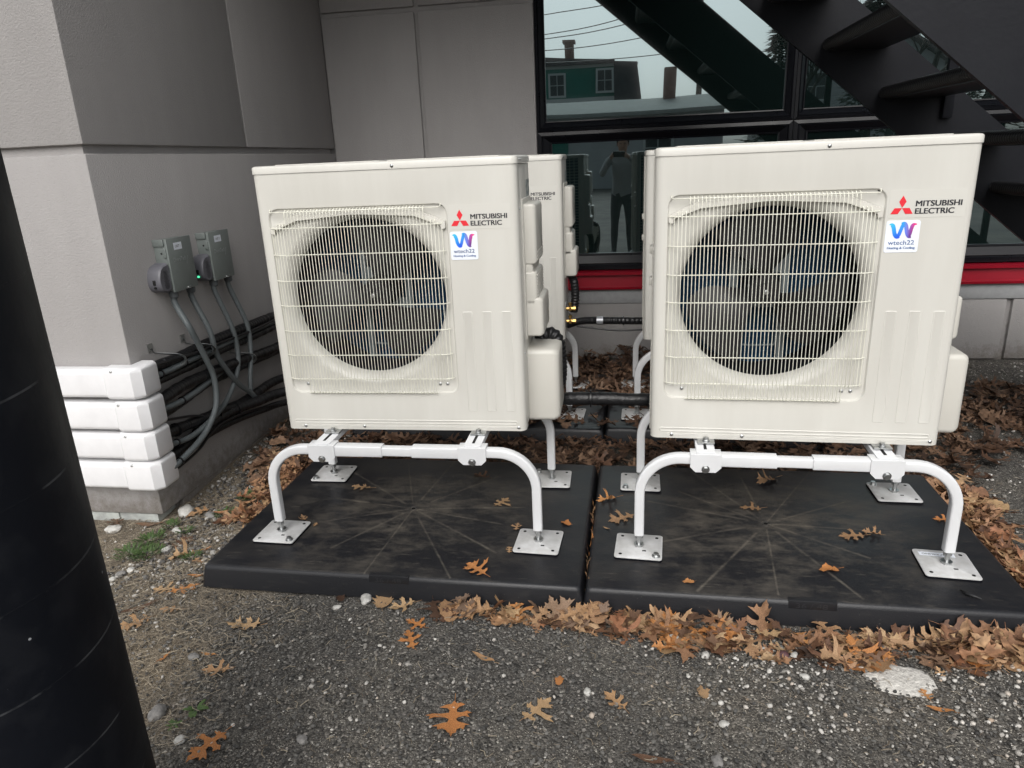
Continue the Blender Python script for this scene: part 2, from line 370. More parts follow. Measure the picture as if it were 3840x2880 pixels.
# ------------------------------------------------------------------ steel stair
SL = .825
def zlow(x): return 1.782-SL*(x-.873)
st = empty('steel_stair', (1.0, .9, 0)); tag(st, 'black steel outdoor stair with open ribbed treads rising in front of the window', 'stairs')
YA, YB = 1.14, .07
def stringer(y0, y1):
    b = MB(); x1 = .873+1.782/SL; x0 = -.20; dx = .45
    b.prism([(x0, zlow(x0)), (x1, 0), (x1+dx, 0), (x0+dx, zlow(x0)), (x0+dx, zlow(x0)+.25), (x0-.3, zlow(x0)+.25), (x0-.3, zlow(x0))], y0, y1)
    return b
o = world_part(stringer(YA, YA+.022), 'stringer', M_black, st)
o = world_part(stringer(YB-.022, YB), 'stringer', M_black, st)
def ribtube(b, y0, y1, x, z, r):
    N = int((y1-y0)/.0045); pts = [(x, y0+(y1-y0)*i/N, z) for i in range(N+1)]
    b.tube(pts, r, 12, rfun=lambda L, i: r*(1-.16*(0.5+.5*math.cos(L/.018*2*math.pi))**2))
tread0 = None
for k in range(-4, 8):
    z = 1.727-.213*k; x = 1.08+.258*k
    if tread0 is None:
        b = MB(); b.box(0, .235, YB+.001, YA-.001, -.030, -.004)
        for i in range(8): b.box(.02+i*.026, .03+i*.026, YB+.001, YA-.001, -.004, .004)
        ribtube(b, YB+.001, YA-.001, 0, 0, .027); ribtube(b, YB+.001, YA-.001, .235, -.006, .020)
        tread0 = world_part(b, 'tread', M_tread, st); o = tread0
    else:
        o = tread0.copy(); col.objects.link(o); o.parent = st; o.matrix_parent_inverse = Matrix.Translation(-Vector(st.location))
    o.location = (x, 0, z)
for yy in (YA-.0, YB-.055):
    for xx in (1.60, 2.75):
        b = MB(); zt = zlow(xx)+SL*.45
        b.box(xx-.02, xx+.02, yy-.03 if yy == YA else yy, yy-.001 if yy == YA else yy+.03, zt-.16, zt+1.0, .002)
        world_part(b, 'baluster', M_black, st)
    b = MB()
    for h in (1.02, .62):
        b.tube([(x_, yy-.015 if yy == YA else yy+.015, zlow(x_)+SL*.45+h) for x_ in (.9, 2.8)], .02, 8)
    world_part(b, 'handrail', M_black, st)
b = MB(); b.box(-1.6, -.20, YB, YA+.022, zlow(-.20)+.19, zlow(-.20)+.2395); world_part(b, 'landing', M_black, st)

# ------------------------------------------------------------------ heat pump unit
UW, UD, UH = .84, .33, .877
def make_unit():
    root = empty('heat_pump')
    # --- cabinet
    b = MB(); N = 224; cx, cz = .333, .452; LZ = .853
    def ray_rr(ang, x0, x1, z0, z1, r):
        d = (math.cos(ang), math.sin(ang)); lo, hi = 0, 2
        def inside(t):
            x, z = cx+d[0]*t, cz+d[1]*t
            if not (x0 <= x <= x1 and z0 <= z <= z1): return False
            qx = max(x0+r-x, x-(x1-r), 0); qz = max(z0+r-z, z-(z1-r), 0)
            return qx*qx+qz*qz <= r*r if (qx > 0 and qz > 0) else True
        for _ in range(40):
            mid = (lo+hi)/2
            if inside(mid): lo = mid
            else: hi = mid
        return (cx+d[0]*lo, cz+d[1]*lo)
    angs = [2*math.pi*i/N for i in range(N)]
    for (X, Z) in ((.022, 0), (.818, 0), (.818, LZ), (.022, LZ)): angs.append(math.atan2(Z-cz, X-cx) % (2*math.pi))
    angs.sort(); n = len(angs)
    rec = (.035, .622, .131, .749)
    loops = [[(*ray_rr(a, .022, .818, 0, LZ, 1e-6), 0.0) for a in angs]]
    for (e, r_, d) in ((0, .034, 0), (.0022, .032, .0005), (.006, .029, .0065), (.009, .027, .0078)):
        loops.append([(*ray_rr(a, rec[0]+e, rec[1]-e, rec[2]+e, rec[3]-e, r_), d) for a in angs])
    for (rr, d) in ((.292, .008), (.286, .009), (.278, .0125), (.270, .018), (.262, .026), (.257, .036), (.254, .048)):
        loops.append([(cx+rr*math.cos(a), cz+rr*math.sin(a), d) for a in angs])
    vs = [(p[0], p[2], p[1]) for l in loops for p in l]; fs = []
    for i in range(len(loops)-1):
        for j in range(n): fs.append((i*n+j, i*n+(j+1) % n, (i+1)*n+(j+1) % n, (i+1)*n+j))
    b.add(vs, fs)
    # wrap-round corners and right side, kept as a shell
    def shell(prof, z0, z1):
        m_ = len(prof); b.add([(x, y, z) for z in (z0, z1) for (x, y) in prof], [(i, i+1, m_+i+1, m_+i) for i in range(m_-1)])
    arcL = [(.022-.022*math.sin(R(t)), .022-.022*math.cos(R(t))) for t in range(0, 91, 15)]
    shell(arcL+[(0, .055), (.006, .055)], 0, LZ)
    arcR = [(.818+.022*math.sin(R(t)), .022-.022*math.cos(R(t))) for t in range(0, 91, 15)]
    shell(arcR+[(.84, .050), (.836, .050), (.836, .054)], 0, LZ)
    # embossed ribs and bottom bead
    def boss(x0, x1, z0, z1, r, h=.0022, e=.003):
        A = rrect(x0, x1, z0, z1, r, 5); B = rrect(x0+e, x1-e, z0+e, z1-e, max(r-e, .001), 5); C = rrect(x0+e*2, x1-e*2, z0+e*2, z1-e*2, max(r-2*e, .0006), 5); m_ = len(A)
        vs = [(x, .0004, z) for x, z in A]+[(x, -h, z) for x, z in B]+[(x, -h*.25, z) for x, z in C]
        fs = [(i, (i+1) % m_, m_+(i+1) % m_, m_+i) for i in range(m_)]+[(m_+i, m_+(i+1) % m_, 2*m_+(i+1) % m_, 2*m_+i) for i in range(m_)]+[tuple(range(2*m_, 3*m_))]
        b.add(vs, fs)
    for x in (.647, .710, .773): boss(x, x+.034, .068, .409, .006, .0009, .0030)
    boss(.026, .812, .021, .037, .0075, .0018, .0025); boss(.050, .812, .0095, .0165, .003, .0012, .0015)
    cab = b.build('cabinet', M_cream, root, 30)
    b = MB(); b.box(.800, .8375, .0545, .328, .001, LZ-.001, .002); b.box(.003, .80, .06, .328, .0005, .012)
    b.box(.003, .03, .300, .328, .002, LZ-.001); b.build('side_panel', M_cream, root)
    # --- lid
    b = MB(); Lp = rrect(-.002, .842, -.003, .333, .022, 5); m_ = len(Lp)
    def off(e): return rrect(-.002+e, .842-e, -.003+e, .333-e, max(.022-e*.5, .004), 5)
    rows = [(0, .8535), (0, .870), (.0015, .8735), (.005, .876), (.012, .8772), (.05, .8775)]
    vs = [(x, y, z) for (e, z) in rows for (x, y) in off(e)]
    fs = [(i*m_+j, i*m_+(j+1) % m_, (i+1)*m_+(j+1) % m_, (i+1)*m_+j) for i in range(len(rows)-1) for j in range(m_)]
    fs.append(tuple((len(rows)-1)*m_+j for j in range(m_))); fs.append(tuple(range(m_))[::-1])
    b.add(vs, fs); b.box(.06, .40, .05, .28, .8770, .8795, .001); b.box(.43, .78, .05, .28, .8770, .8795, .001)
    lid = b.build('lid', M_cream, root, 50)
    # --- shroud, coil, motor, fan
    b = MB(); A = [(cx+.2545*math.cos(2*math.pi*i/96), cz+.2545*math.sin(2*math.pi*i/96)) for i in range(96)]
    B = [(cx+.272*math.cos(2*math.pi*i/96), cz+.272*math.sin(2*math.pi*i/96)) for i in range(96)]
    vs = [(x, .047, z) for x, z in A]+[(x, .085, z) for x, z in A]+[(x, .10, z) for x, z in B]+[(x, .262, z) for x, z in B]
    b.add(vs, [(k*96+i, k*96+(i+1) % 96, (k+1)*96+(i+1) % 96, (k+1)*96+i) for k in range(3) for i in range(96)])
    b.build('fan_shroud', M_shroud, root)
    b = MB(); b.box(.06, .61, .262, .270, .18, .73)
    for i in range(22): b.box(.06, .61, .256, .262, .19+i*.0245, .1935+i*.0245)
    b.build('coil', M_coil, root)
    b = MB()
    b.cyl((cx, .150, cz), (cx, .215, cz), .055, 32); b.cyl((cx, .135, cz), (cx, .150, cz), .038, 32)
    mot = b.build('fan_motor', M_shroud, root)
    b = MB()
    for x in (cx-.078, cx+.078): b.box(x-.011, x+.011, .216, .226, .20, .706, .002)
    b.box(cx-.078, cx+.078, .214, .2155, cz-.075, cz-.035); b.box(cx-.078, cx+.078, .214, .2155, cz+.035, cz+.075)
    b.tube(spline([(cx-.06, .212, cz-.06), (cx-.06, .212, cz-.185), (cx-.045, .212, cz-.20), (cx+.045, .212, cz-.20), (cx+.06, .212, cz-.185), (cx+.06, .212, cz-.06)], 4), .0028, 6)
    b.build('motor_bracket', M_rod, root)
    fan = MB(); fan.cyl((cx, .085, cz), (cx, .134, cz), .045, 40, .048); fan.cyl((cx, .076, cz), (cx, .085, cz), .024, 32)
    fo = fan.build('fan', M_fan, root)
    for th in (208, 328, 88):
        bl = MB(); NR, NA = 12, 14; vs = []
        for i in range(NR+1):
            r_ = .040+(.236-.040)*i/NR; t = i/NR
            half = R(22+17*math.sin(min(1, t*1.25)*math.pi/2)-6*t*t); mid = R(th)+R(14)*t*t
            for j in range(NA+1):
                s = -1+2*j/NA; hh = half*(1-.10*(max(0, t-.8)/.2)**2)
                a = mid+s*hh+.0
                y = .108-.032*s*(1-.35*t)-.012*t + .01*s*s
                vs.append((cx+r_*math.cos(a), y, cz+r_*math.sin(a)))
        fs = [(i*(NA+1)+j, i*(NA+1)+j+1, (i+1)*(NA+1)+j+1, (i+1)*(NA+1)+j) for i in range(NR) for j in range(NA)]
        k = len(vs); vs += [(x, y+.0025, z) for x, y, z in vs]; fs += [tuple(k+q for q in f)[::-1] for f in fs]
        bl.add(vs, fs); bl.build('fan_blade', M_fan, fo, 60)
    b = MB(); b.cyl((cx, .062, cz), (cx, .076, cz), .0045, 10); b.cyl((cx, .066, cz), (cx, .0745, cz), .0085, 6); b.build('hub_nut', M_chrome, fo)
    # --- upper air lip
    b = MB()
    ou = [(.040, .672), (.040, .689), (.118, .727), (.30, .738), (.345, .738), (.52, .731), (.612, .694), (.612, .674)]
    iu = [(.052, .668), (.054, .680), (.128, .708), (.30, .722), (.345, .722), (.515, .712), (.598, .680), (.600, .668)]
    m_ = len(ou); Y = [.006, -.004, -.006, .004]
    vs = [(x, Y[0], z) for x, z in ou]+[(x, Y[1], z-.002) for x, z in ou]+[(x, Y[2], z) for x, z in iu]+[(x, Y[3], z-.001) for x, z in iu]
    fs = [(k*m_+i, k*m_+i+1, (k+1)*m_+i+1, (k+1)*m_+i) for k in range(3) for i in range(m_-1)]
    b.add(vs, fs); b.build('air_lip', M_creamp, root, 30)
    # --- grille
    b = MB(); x0, x1 = .0455, .6015; n = 53
    for i in range(n):
        x = x0+(x1-x0)*i/(n-1); e = min(i, n-1-i); dy = {0: .013, 1: .007, 2: .0035, 3: .0012}.get(e, 0)
        y = -.017+dy; zb = .134 if .099 < x < .549 else .178
        if e < 2: P = [(x, y, .690), (x, y, zb+.004)]
        elif e < 5: P = [(x, y+.010, .700), (x, y+.004, .697), (x, y, .690), (x, y, zb+.004), (x, y+.006, zb)]
        else: P = [(x, y+.018, .742), (x, y+.009, .7405), (x, y+.001, .734), (x, y, .724), (x, y, zb+.006), (x, y+.003, zb+.001), (x, y+.012, zb)]
        b.tube(P, .00120, 6)
    zs = [.7365, .6865, .6025, .519, .437, .3525, .2695, .1865]
    for k, z in enumerate(zs):
        xa, xb = x0-.007, x1+.006
        P = [(xa, .001, z), (xa+.004, -.004, z), (xa+.016, -.011, z), (xa+.032, -.0145, z), (xb-.032, -.0145, z), (xb-.016, -.011, z), (xb-.004, -.004, z), (xb, .001, z)]
        if k == 0: P = [(x0+.001, .002, z+.010), (x0+.001, -.006, z+.002), (x0+.006, -.0145, z), (x1-.006, -.0145, z), (x1-.001, -.006, z+.002), (x1-.001, .002, z+.010)]
        b.tube(P, .0016, 6)
    b.tube([(.1005, -.006, .1355), (.5475, -.006, .1355)], .0018, 6)
    b.build('fan_grille', M_grille, root, 60)
    b = MB(); b.cyl((.0475, .005, .7445), (.0475, .0077, .7445), .0062, 14); b.cyl((.5995, .005, .7445), (.5995, .0077, .7445), .0062, 14); b.build('hook_hole', M_hole, root)
    # --- screws
    def screw(x, z, y=0, r=.0044):
        s = MB(); s.tube([(x, y+.001, z), (x, y-.0012, z), (x, y-.0026, z), (x, y-.0032, z)], r, 12, rfun=lambda L, i: (r*1.25, r*1.2, r*.8, r*.3)[i])
        s.box(x-r*.5, x+r*.5, y-.0036, y-.003, z-r*.12, z+r*.12); s.build('screw', M_zinc, root)
    for (x, z, y) in ((.459, .862, -.003), (.0655, .0125, -.001), (.279, .0125, -.001), (.8145, .0125, -.001), (.0925, .164, .006), (.556, .164, .006), (.581, .164, .006)): screw(x, z, y)
    s = MB()
    for y in (.05, .09): s.tube([(.8415, y, .865), (.8445, y, .865), (.845, y, .865)], .004, 10, rfun=lambda L, i: (.005, .004, .0015)[i])
    for z in (.72, .26): s.tube([(.8395, .035, z), (.8425, .035, z), (.843, .035, z)], .004, 10, rfun=lambda L, i: (.005, .004, .0015)[i])
    s.build('screw', M_zinc, root)
    # --- badge
    b = MB(); ex, ez = .659, .6930; y = -.0012
    def dia(cx_, cz_, pts): b.add([(cx_+p[0], y, cz_+p[1]) for p in pts], [(0, 1, 2, 3)]); b.add([(cx_+p[0], .0004, cz_+p[1]) for p in pts], [(0, 1, 2, 3)])
    s_ = .0187; q = s_*math.sqrt(3)/2
    dia(ex, ez, [(0, 0), (s_*.5, q), (0, 2*q), (-s_*.5, q)])
    dia(ex, ez, [(0, -.0004), (-s_, -.0004), (-s_*1.5, -q), (-s_*.5, -q)])
    dia(ex, ez, [(0, -.0004), (s_, -.0004), (s_*1.5, -q), (s_*.5, -q)])
    b.build('emblem', M_pred, root)
    b = MB()
    for q, (ox, oz) in enumerate(((0, 0), (.0005, 0), (.001, 0), (.0014, 0), (0, .0006), (.0005, .0006), (.001, .0006), (.0014, .0006))):
        text_mb(b, 'MITSUBISHI', .02, .1128, .6920+ox, .6962+oz, -.0012-.00004*q, height=.0144)
        text_mb(b, 'ELECTRIC', .02, .0958, .6920+ox, .6762+oz, -.0012-.00004*q, height=.0144)
    b.build('lettering', M_print, root, 0, )
    b = MB(); A = rrect(.626, .8155, .6665, .7405, .002, 2); b.prism(A, -.0005, .0005); b.build('label_film', M_film, root)
    # --- service sticker
    b = MB(); A = rrect(.6245, .7105, .573, .6595, .006, 4); b.prism(A, -.0012, .0004); stk = b.build('sticker', M_paper, root)
    b = MB()
    cw, ch = .6675, .6345   # ribbon W
    def ribbon(P, w0, mi, yy):
        P = spline([(p[0], 0, p[1]) for p in P], 6); vs = []; n = len(P)
        for i, p in enumerate(P):
            t = (P[min(i+1, n-1)]-P[max(i-1, 0)]).normalized(); nn = Vector((-t.z, 0, t.x)); k = min(1, .18+3*i/n) if w0[1] == 'a' else (min(1, .18+3*(n-1-i)/n) if w0[1] == 'b' else 1)
            for s2 in (-1, 1): vs.append((cw+(p.x+nn.x*s2*w0[0]*k), yy, ch+(p.z+nn.z*s2*w0[0]*k)))
        b.add(vs, [(2*i, 2*i+1, 2*i+3, 2*i+2) for i in range(n-1)], mi)
    wv = .0052
    ribbon([(-.012, -.019), (-.0085, -.013), (-.005, -.001), (-.001, .012), (.004, .0155)], (wv*.9, 'n'), 0, -.0014)
    ribbon([(.016, -.018), (.0185, -.012), (.021, .002), (.025, .013), (.0345, .0145)], (wv*.95, 'b'), 0, -.0014)
    ribbon([(-.0355, .0145), (-.029, .0145), (-.024, .006), (-.020, -.010), (-.014, -.0185), (-.0075, -.0165)], (wv, 'a'), 0, -.0017)
    ribbon([(-.0035, .014), (.002, .0165), (.007, .010), (.0115, -.008), (.017, -.0175), (.0215, -.0165)], (wv, 'n'), 0, -.0017)
    b.build('logo', M_wlogo, stk, 0)
    b = MB(); 
    for q in range(2): text_mb(b, 'wtech22', .016, .066, .6335+.0003*q, .5940, -.0016-.00004*q, height=.0120)
    for q in range(4): text_mb(b, 'Heating & Cooling', .008, .070, .6325+.0002*q, .5805, -.0016-.00004*q, height=.0082); b.build('sticker_lettering', M_pblue, stk, 0)
    # --- covers on the right side
    b = MB()
    def blob(y0, y1, z0, z1, x1, e, r=.012):
        rows = [(0, .8372), (0, x1-e), (e*.25, x1-e*.45), (e*.6, x1-e*.12), (e*1.1, x1)]
        vs = []; m2 = 0
        for (o_, xx) in rows:
            A = rrect(y0+o_, y1-o_*.2, z0+o_*.7, z1-o_*.7, r, 4); m2 = len(A); vs += [(xx, a, c) for a, c in A]
        fs = [(i*m2+j, i*m2+(j+1) % m2, (i+1)*m2+(j+1) % m2, (i+1)*m2+j) for i in range(len(rows)-1) for j in range(m2)]+[tuple((len(rows)-1)*m2+j for j in range(m2))]
        b.add(vs, fs)
    blob(.100, .326, .285, .745, .8425, .003)
    blob(.118, .322, .535, .728, .880, .013, .008)
    blob(.118, .322, .400, .512, .878, .011, .008); blob(.122, .322, .495, .545, .866, .008)
    blob(.118, .322, .295, .425, .896, .013, .008)
    for k in range(4): b.box(.16, .326, .8835, .8865, 0, 0) if 0 else None
    for k in range(3): b.box(.8775, .8815, .135, .320, .548+k*.011, .553+k*.011, .001)
    for k in range(9): b.box(.8755, .8800, .132, .320, .420+k*.0095, .4245+k*.0095, .001)
    b.build('service_cover', M_creamp, root, 40)
    b = MB(); blob(.122, .326, -.010, .246, .944, .022, .016); b.build('valve_cover', M_creamp, root, 50)
    b = MB(); b.box(.8378, .8384, .235, .325, .70, .80); b.build('rating_label', M_label, root)
    # --- coil and guard on the left side and back
    b = MB(); b.box(.006, .030, .060, .300, .012, .850); b.box(.03, .80, .300, .324, .012, .850)
    b.build('outdoor_coil', M_coil, root)
    b = MB()
    for i in range(9): y = .066+i*.0285; b.box(-.003, .002, y, y+.0045, .004, .850)
    for i in range(40): z = .010+i*.0212; b.box(-.0015, .003, .058, .300, z, z+.0042)
    for i in range(26): x = .01+i*.0315; b.box(x, x+.004, .329, .333, .004, .850)
    for i in range(40): z = .010+i*.0212; b.box(.004, .80, .327, .331, z, z+.004)
    b.box(-.012, .002, .15, .20, .56, .585, .004); b.box(-.012, .002, .15, .20, .46, .485, .004)
    b.build('coil_guard', M_creamp, root)
    # mounting feet
    for x in (.17, .68):
        f = MB(); f.box(x-.026, x+.026, -.032, .03, -.0062, -.0005, .001); f.cyl((x, -.016, -.0005), (x, -.016, .003), .012, 20); f.cyl((x, -.016, .003), (x, -.016, .011), .0085, 6)
        f.build('mounting_foot', M_zinc, root)
        f = MB(); f.box(x-.026, x+.026, .325, .36, -.0062, -.0005, .001); f.build('mounting_foot', M_zinc, root)
    return root
M_coil = mat('coil_fins', (.004, .032, .075), .6, spec=.2)
M_chrome = mat('chrome', (.75, .76, .76), .25, metal=1)
M_film = mat('label_film', (.60, .59, .545), .30)
M_label = mat('rating_label', (.10, .13, .14), .5, var=(.45, .47, .45), vscale=70, detail=0)
def make_wlogo():
    m = bpy.data.materials.new('ribbon_print'); m.use_nodes = True; nt = m.node_tree; N = nt.nodes; Lk = nt.links.new
    tc = N.new('ShaderNodeTexCoord'); s = N.new('ShaderNodeSeparateXYZ'); Lk(tc.outputs['Object'], s.inputs[0])
    mr = N.new('ShaderNodeMapRange'); mr.inputs['From Min'].default_value = .632; mr.inputs['From Max'].default_value = .703; Lk(s.outputs[0], mr.inputs[0])
    mz = N.new('ShaderNodeMapRange'); mz.inputs['From Min'].default_value = .615; mz.inputs['From Max'].default_value = .652; Lk(s.outputs[2], mz.inputs[0])
    def ramp(els):
        r = N.new('ShaderNodeValToRGB'); e = r.color_ramp.elements
        while len(e) < len(els): e.new(.5)
        for k, (pos, c) in enumerate(els): e[k].position = pos; e[k].color = (*c, 1)
        Lk(mr.outputs[0], r.inputs[0]); return r
    top = ramp([(0, (.05, .55, .75)), (.5, (.02, .35, .85)), (.78, (.4, .08, .4)), (.92, (.85, .02, .2))])
    bot = ramp([(0, (.02, .25, .85)), (.35, (.01, .09, .75)), (.6, (.12, .2, .85)), (.78, (.14, .03, .25)), (1, (.05, .02, .05))])
    x = N.new('ShaderNodeMix'); x.data_type = 'RGBA'; Lk(mz.outputs[0], x.inputs[0]); Lk(bot.outputs[0], x.inputs[6]); Lk(top.outputs[0], x.inputs[7])
    Lk(x.outputs[2], N['Principled BSDF'].inputs['Base Color']); return m
M_wlogo = make_wlogo()

U1 = make_unit(); U1.location = (-.974, -.308, .4365); U1.rotation_euler = (0, 0, R(.6))
U2 = copy_tree(U1); U2.location = (.2702, -.3377, .438); U2.rotation_euler = (0, 0, R(-2.14))
def turn_fan(u, ang):
    for ch in u.children:
        if ch.name.split('.')[0] == 'fan':
            c_ = Matrix.Translation((.333, 0, .452)); ch.matrix_local = c_ @ Matrix.Rotation(R(ang), 4, 'Y') @ c_.inverted()
turn_fan(U1, 26)
U3 = copy_tree(U1); U3.location = (-.938, .920, .437); U3.rotation_euler = (0, 0, R(.3))
for ch in list(U3.children):
    if ch.name.startswith('valve_cover'): bpy.data.objects.remove(ch)
U4 = copy_tree(U1); U4.location = (.285, .920, .437); U4.rotation_euler = (0, 0, R(-.5))
GU = 'heat pump outdoor units on white stands'
tag(U1, 'cream heat pump unit at front left, in front of the grey wing wall', 'heat pump', GU)
tag(U2, 'cream heat pump unit at front right, in front of the black stair', 'heat pump', GU)
tag(U3, 'cream heat pump unit standing directly behind the front left unit', 'heat pump', GU)
tag(U4, 'cream heat pump unit hidden behind the front right unit', 'heat pump', GU)

# ------------------------------------------------------------------ equipment stands
def make_stand(hx=.456, hy=.24, rails=(-.259, .252)):
    root = empty('equipment_stand'); T = .031
    zt = .403-.076
    for sy in (-1, 1):
        y = sy*hy
        for sx in (-1, 1):
            b = MB(); rb = .125; P = [(sx*hx, y, .055), (sx*hx, y, .12), (sx*hx, y, zt-rb)]
            for k in range(1, 12):
                a = math.pi/2*k/12; P.append((sx*(hx-rb+rb*math.cos(a)), y, zt-rb+rb*math.sin(a)))
            P.append((sx*(hx-rb), y, zt)); P.append((sx*(.050), y, zt) if 0 else (sx*.052, y, zt))
            # the bend is a formed channel: slightly rounded square tube
            b.tube(P, 1, square=(T, T, .006)); b.build('leg', M_white, root, 60)
            pr = .075; rot = {(-1, -1): -2, (1, -1): -3, (-1, 1): 1, (1, 1): 1}[(sx, sy)]
            Mx = Matrix.Translation((sx*hx, y, 0)) @ Matrix.Rotation(R(rot), 4, 'Z')
            p = MB(); A = rrect(-pr, pr, -pr, pr, .010, 4)
            p.v = []; m_ = len(A)
            rows = [(1, .0065), (1, .0095), (.985, .0105)]
            p.add([Mx @ Vector((x*k, y_*k, z)) for (k, z) in rows for (x, y_) in A], [(i*m_+j, i*m_+(j+1) % m_, (i+1)*m_+(j+1) % m_, (i+1)*m_+j) for i in range(2) for j in range(m_)]+[tuple(2*m_+j for j in range(m_)), tuple(range(m_))[::-1]])
            pl = p.build('base_plate', M_plate, root)
            q = MB()
            A2 = rrect(-pr-.0008, pr+.0008, -pr-.0008, pr+.0008, .010, 4)
            q.add([Mx @ Vector((x, y_, z)) for z in (.0006, .0062) for (x, y_) in A2], [(j, (j+1) % m_, m_+(j+1) % m_, m_+j) for j in range(m_)]+[tuple(m_+j for j in range(m_))])
            q.build('rubber_mat', M_shroud, pl)
            h = MB()
            bolt_c = {(-1, -1): (1, -1), (1, -1): None, (-1, 1): (-1, -1), (1, 1): (-1, 1)}[(sx, sy)]
            for cx_, cy_ in ((-1, -1), (1, -1), (1, 1), (-1, 1)):
                if (cx_, cy_) == bolt_c: continue
                h.tube([Mx @ Vector((cx_*.056, cy_*.056, .0098)), Mx @ Vector((cx_*.056, cy_*.056, .0108))], .0055, 12)
            h.box(.012, .024, -.032, -.025, .0100, .0108, M=Mx); h.build('bolt_hole', M_hole, pl)
            c = MB(); c.cyl(Mx @ Vector((0, 0, .0095)), Mx @ Vector((0, 0, .060)), .0075, 14); c.cyl(Mx @ Vector((0, 0, .0105)), Mx @ Vector((0, 0, .018)), .0135, 6); c.cyl(Mx @ Vector((0, 0, .018)), Mx @ Vector((0, 0, .020)), .016, 18)
            c.cyl(Mx @ Vector((0, 0, .040)), Mx @ Vector((0, 0, .0545)), .0128, 6)
            c.build('foot_bolt', M_zinc, root)
            if bolt_c:
                c = MB(); X = Mx @ Vector((bolt_c[0]*.056, bolt_c[1]*.056, 0)); c.cyl(X+Vector((0, 0, .0105)), X+Vector((0, 0, .0125)), .013, 20); c.cyl(X+Vector((0, 0, .0125)), X+Vector((0, 0, .0155)), .0105, 20); c.cyl(X+Vector((0, 0, .0155)), X+Vector((0, 0, .0225)), .0085, 6)
                c.build('anchor_bolt', M_zinc, root)
        # telescoping sleeves (thicker outer tubes) and crossbar
        b = MB()
        for (xa, xb) in ((rails[0]-.03, -.052), (.050, rails[1]+.03)): b.tube([(xa, y, zt), (xb, y, zt)], 1, square=(T+.007, T+.007, .005))
        b.build('sleeve', M_white, root); b = MB(); b.tube([(-.056, y, zt-.001), (.056, y, zt-.001)], 1, square=(T-.002, T-.002, .003)); b.build('crossbar', M_white, root)
        for rx in rails:
            b = MB(); yo = sy; f = y+sy*(T/2+.006)
            A = [(rx-.046, zt+.0215), (rx+.046, zt+.0215), (rx+.046, zt-.020), (rx+.030, zt-.036), (rx-.030, zt-.036), (rx-.046, zt-.020)]
            b.prism(A, f-.0015, f+.0015); b.box(rx-.046, rx+.046, min(f, y-sy*.02), max(f, y-sy*.02), zt+.0195, zt+.0226, .001)
            b.box(rx-.046, rx+.046, y-sy*.0215-.0015, y-sy*.0215+.0015, zt-.02, zt+.0224)
            br = b.build('saddle_bracket', M_white, root)
            c = MB(); c.cyl((rx, f, zt-.026), (rx, f+sy*.0025, zt-.026), .0125, 20); c.cyl((rx, f+sy*.0025, zt-.026), (rx, f+sy*.010, zt-.026), .0085, 6); c.build('bracket_bolt', M_zinc, br)
    for rx in rails:
        b = MB(); z = zt+.0228
        b.box(rx-.028, rx+.028, -hy-.012, hy+.012, z, z+.0035, .001); b.box(rx-.028, rx-.025, -hy-.012, hy+.012, z-.014, z); b.box(rx+.025, rx+.028, -hy-.012, hy+.012, z-.014, z)
        b.build('rail', M_white, root); b = MB(); b.box(rx-.0045, rx+.0045, -hy+.01, -hy+.09, z+.0034, z+.0042); b.build('rail_slot', M_hole, root)
    return root
S1 = make_stand(); S1.location = (-.549, -.165, .076); S1.rotation_euler = (0, 0, 0)
GS = 'white tubular stands under the heat pumps'
S2 = copy_tree(S1); S2.location = (.7005, -.188, .076); S2.rotation_euler = (0, 0, R(-2))
S3 = copy_tree(S1); S3.location = (-.530, 1.063, .076)
S4 = copy_tree(S1); S4.location = (.712, 1.063, .076)
tag(S1, 'white bent tube stand under the front left heat pump', 'stand', GS); tag(S2, 'white bent tube stand under the front right heat pump', 'stand', GS)
tag(S3, 'white bent tube stand under the rear left heat pump, in the leaves', 'stand', GS); tag(S4, 'white bent tube stand under the rear right heat pump, in the leaves', 'stand', GS)
# maker's sticker on the near right foot plate
b = MB(); Mx = Matrix.Translation((.456, -.24, 0)) @ Matrix.Rotation(R(-3), 4, 'Z') @ Matrix.Translation((-.012, .048, 0)) @ Matrix.Rotation(R(180), 4, 'Z')
b.add([Mx @ Vector((x, y, .0112)) for x, y in ((-.05, -.011), (.05, -.011), (.05, .011), (-.05, .011))], [(0, 1, 2, 3)]); sk = b.build('sticker', M_paper, S2)
b = MB(); text_mb(b, 'QUICKSLING', .012, .082, -.041, -.005, 0, height=.010, M=Mx @ Matrix.Translation((0, 0, .0116)) @ Matrix.Rotation(R(-90), 4, 'X')); b.build('sticker_lettering', M_print, sk, 0)

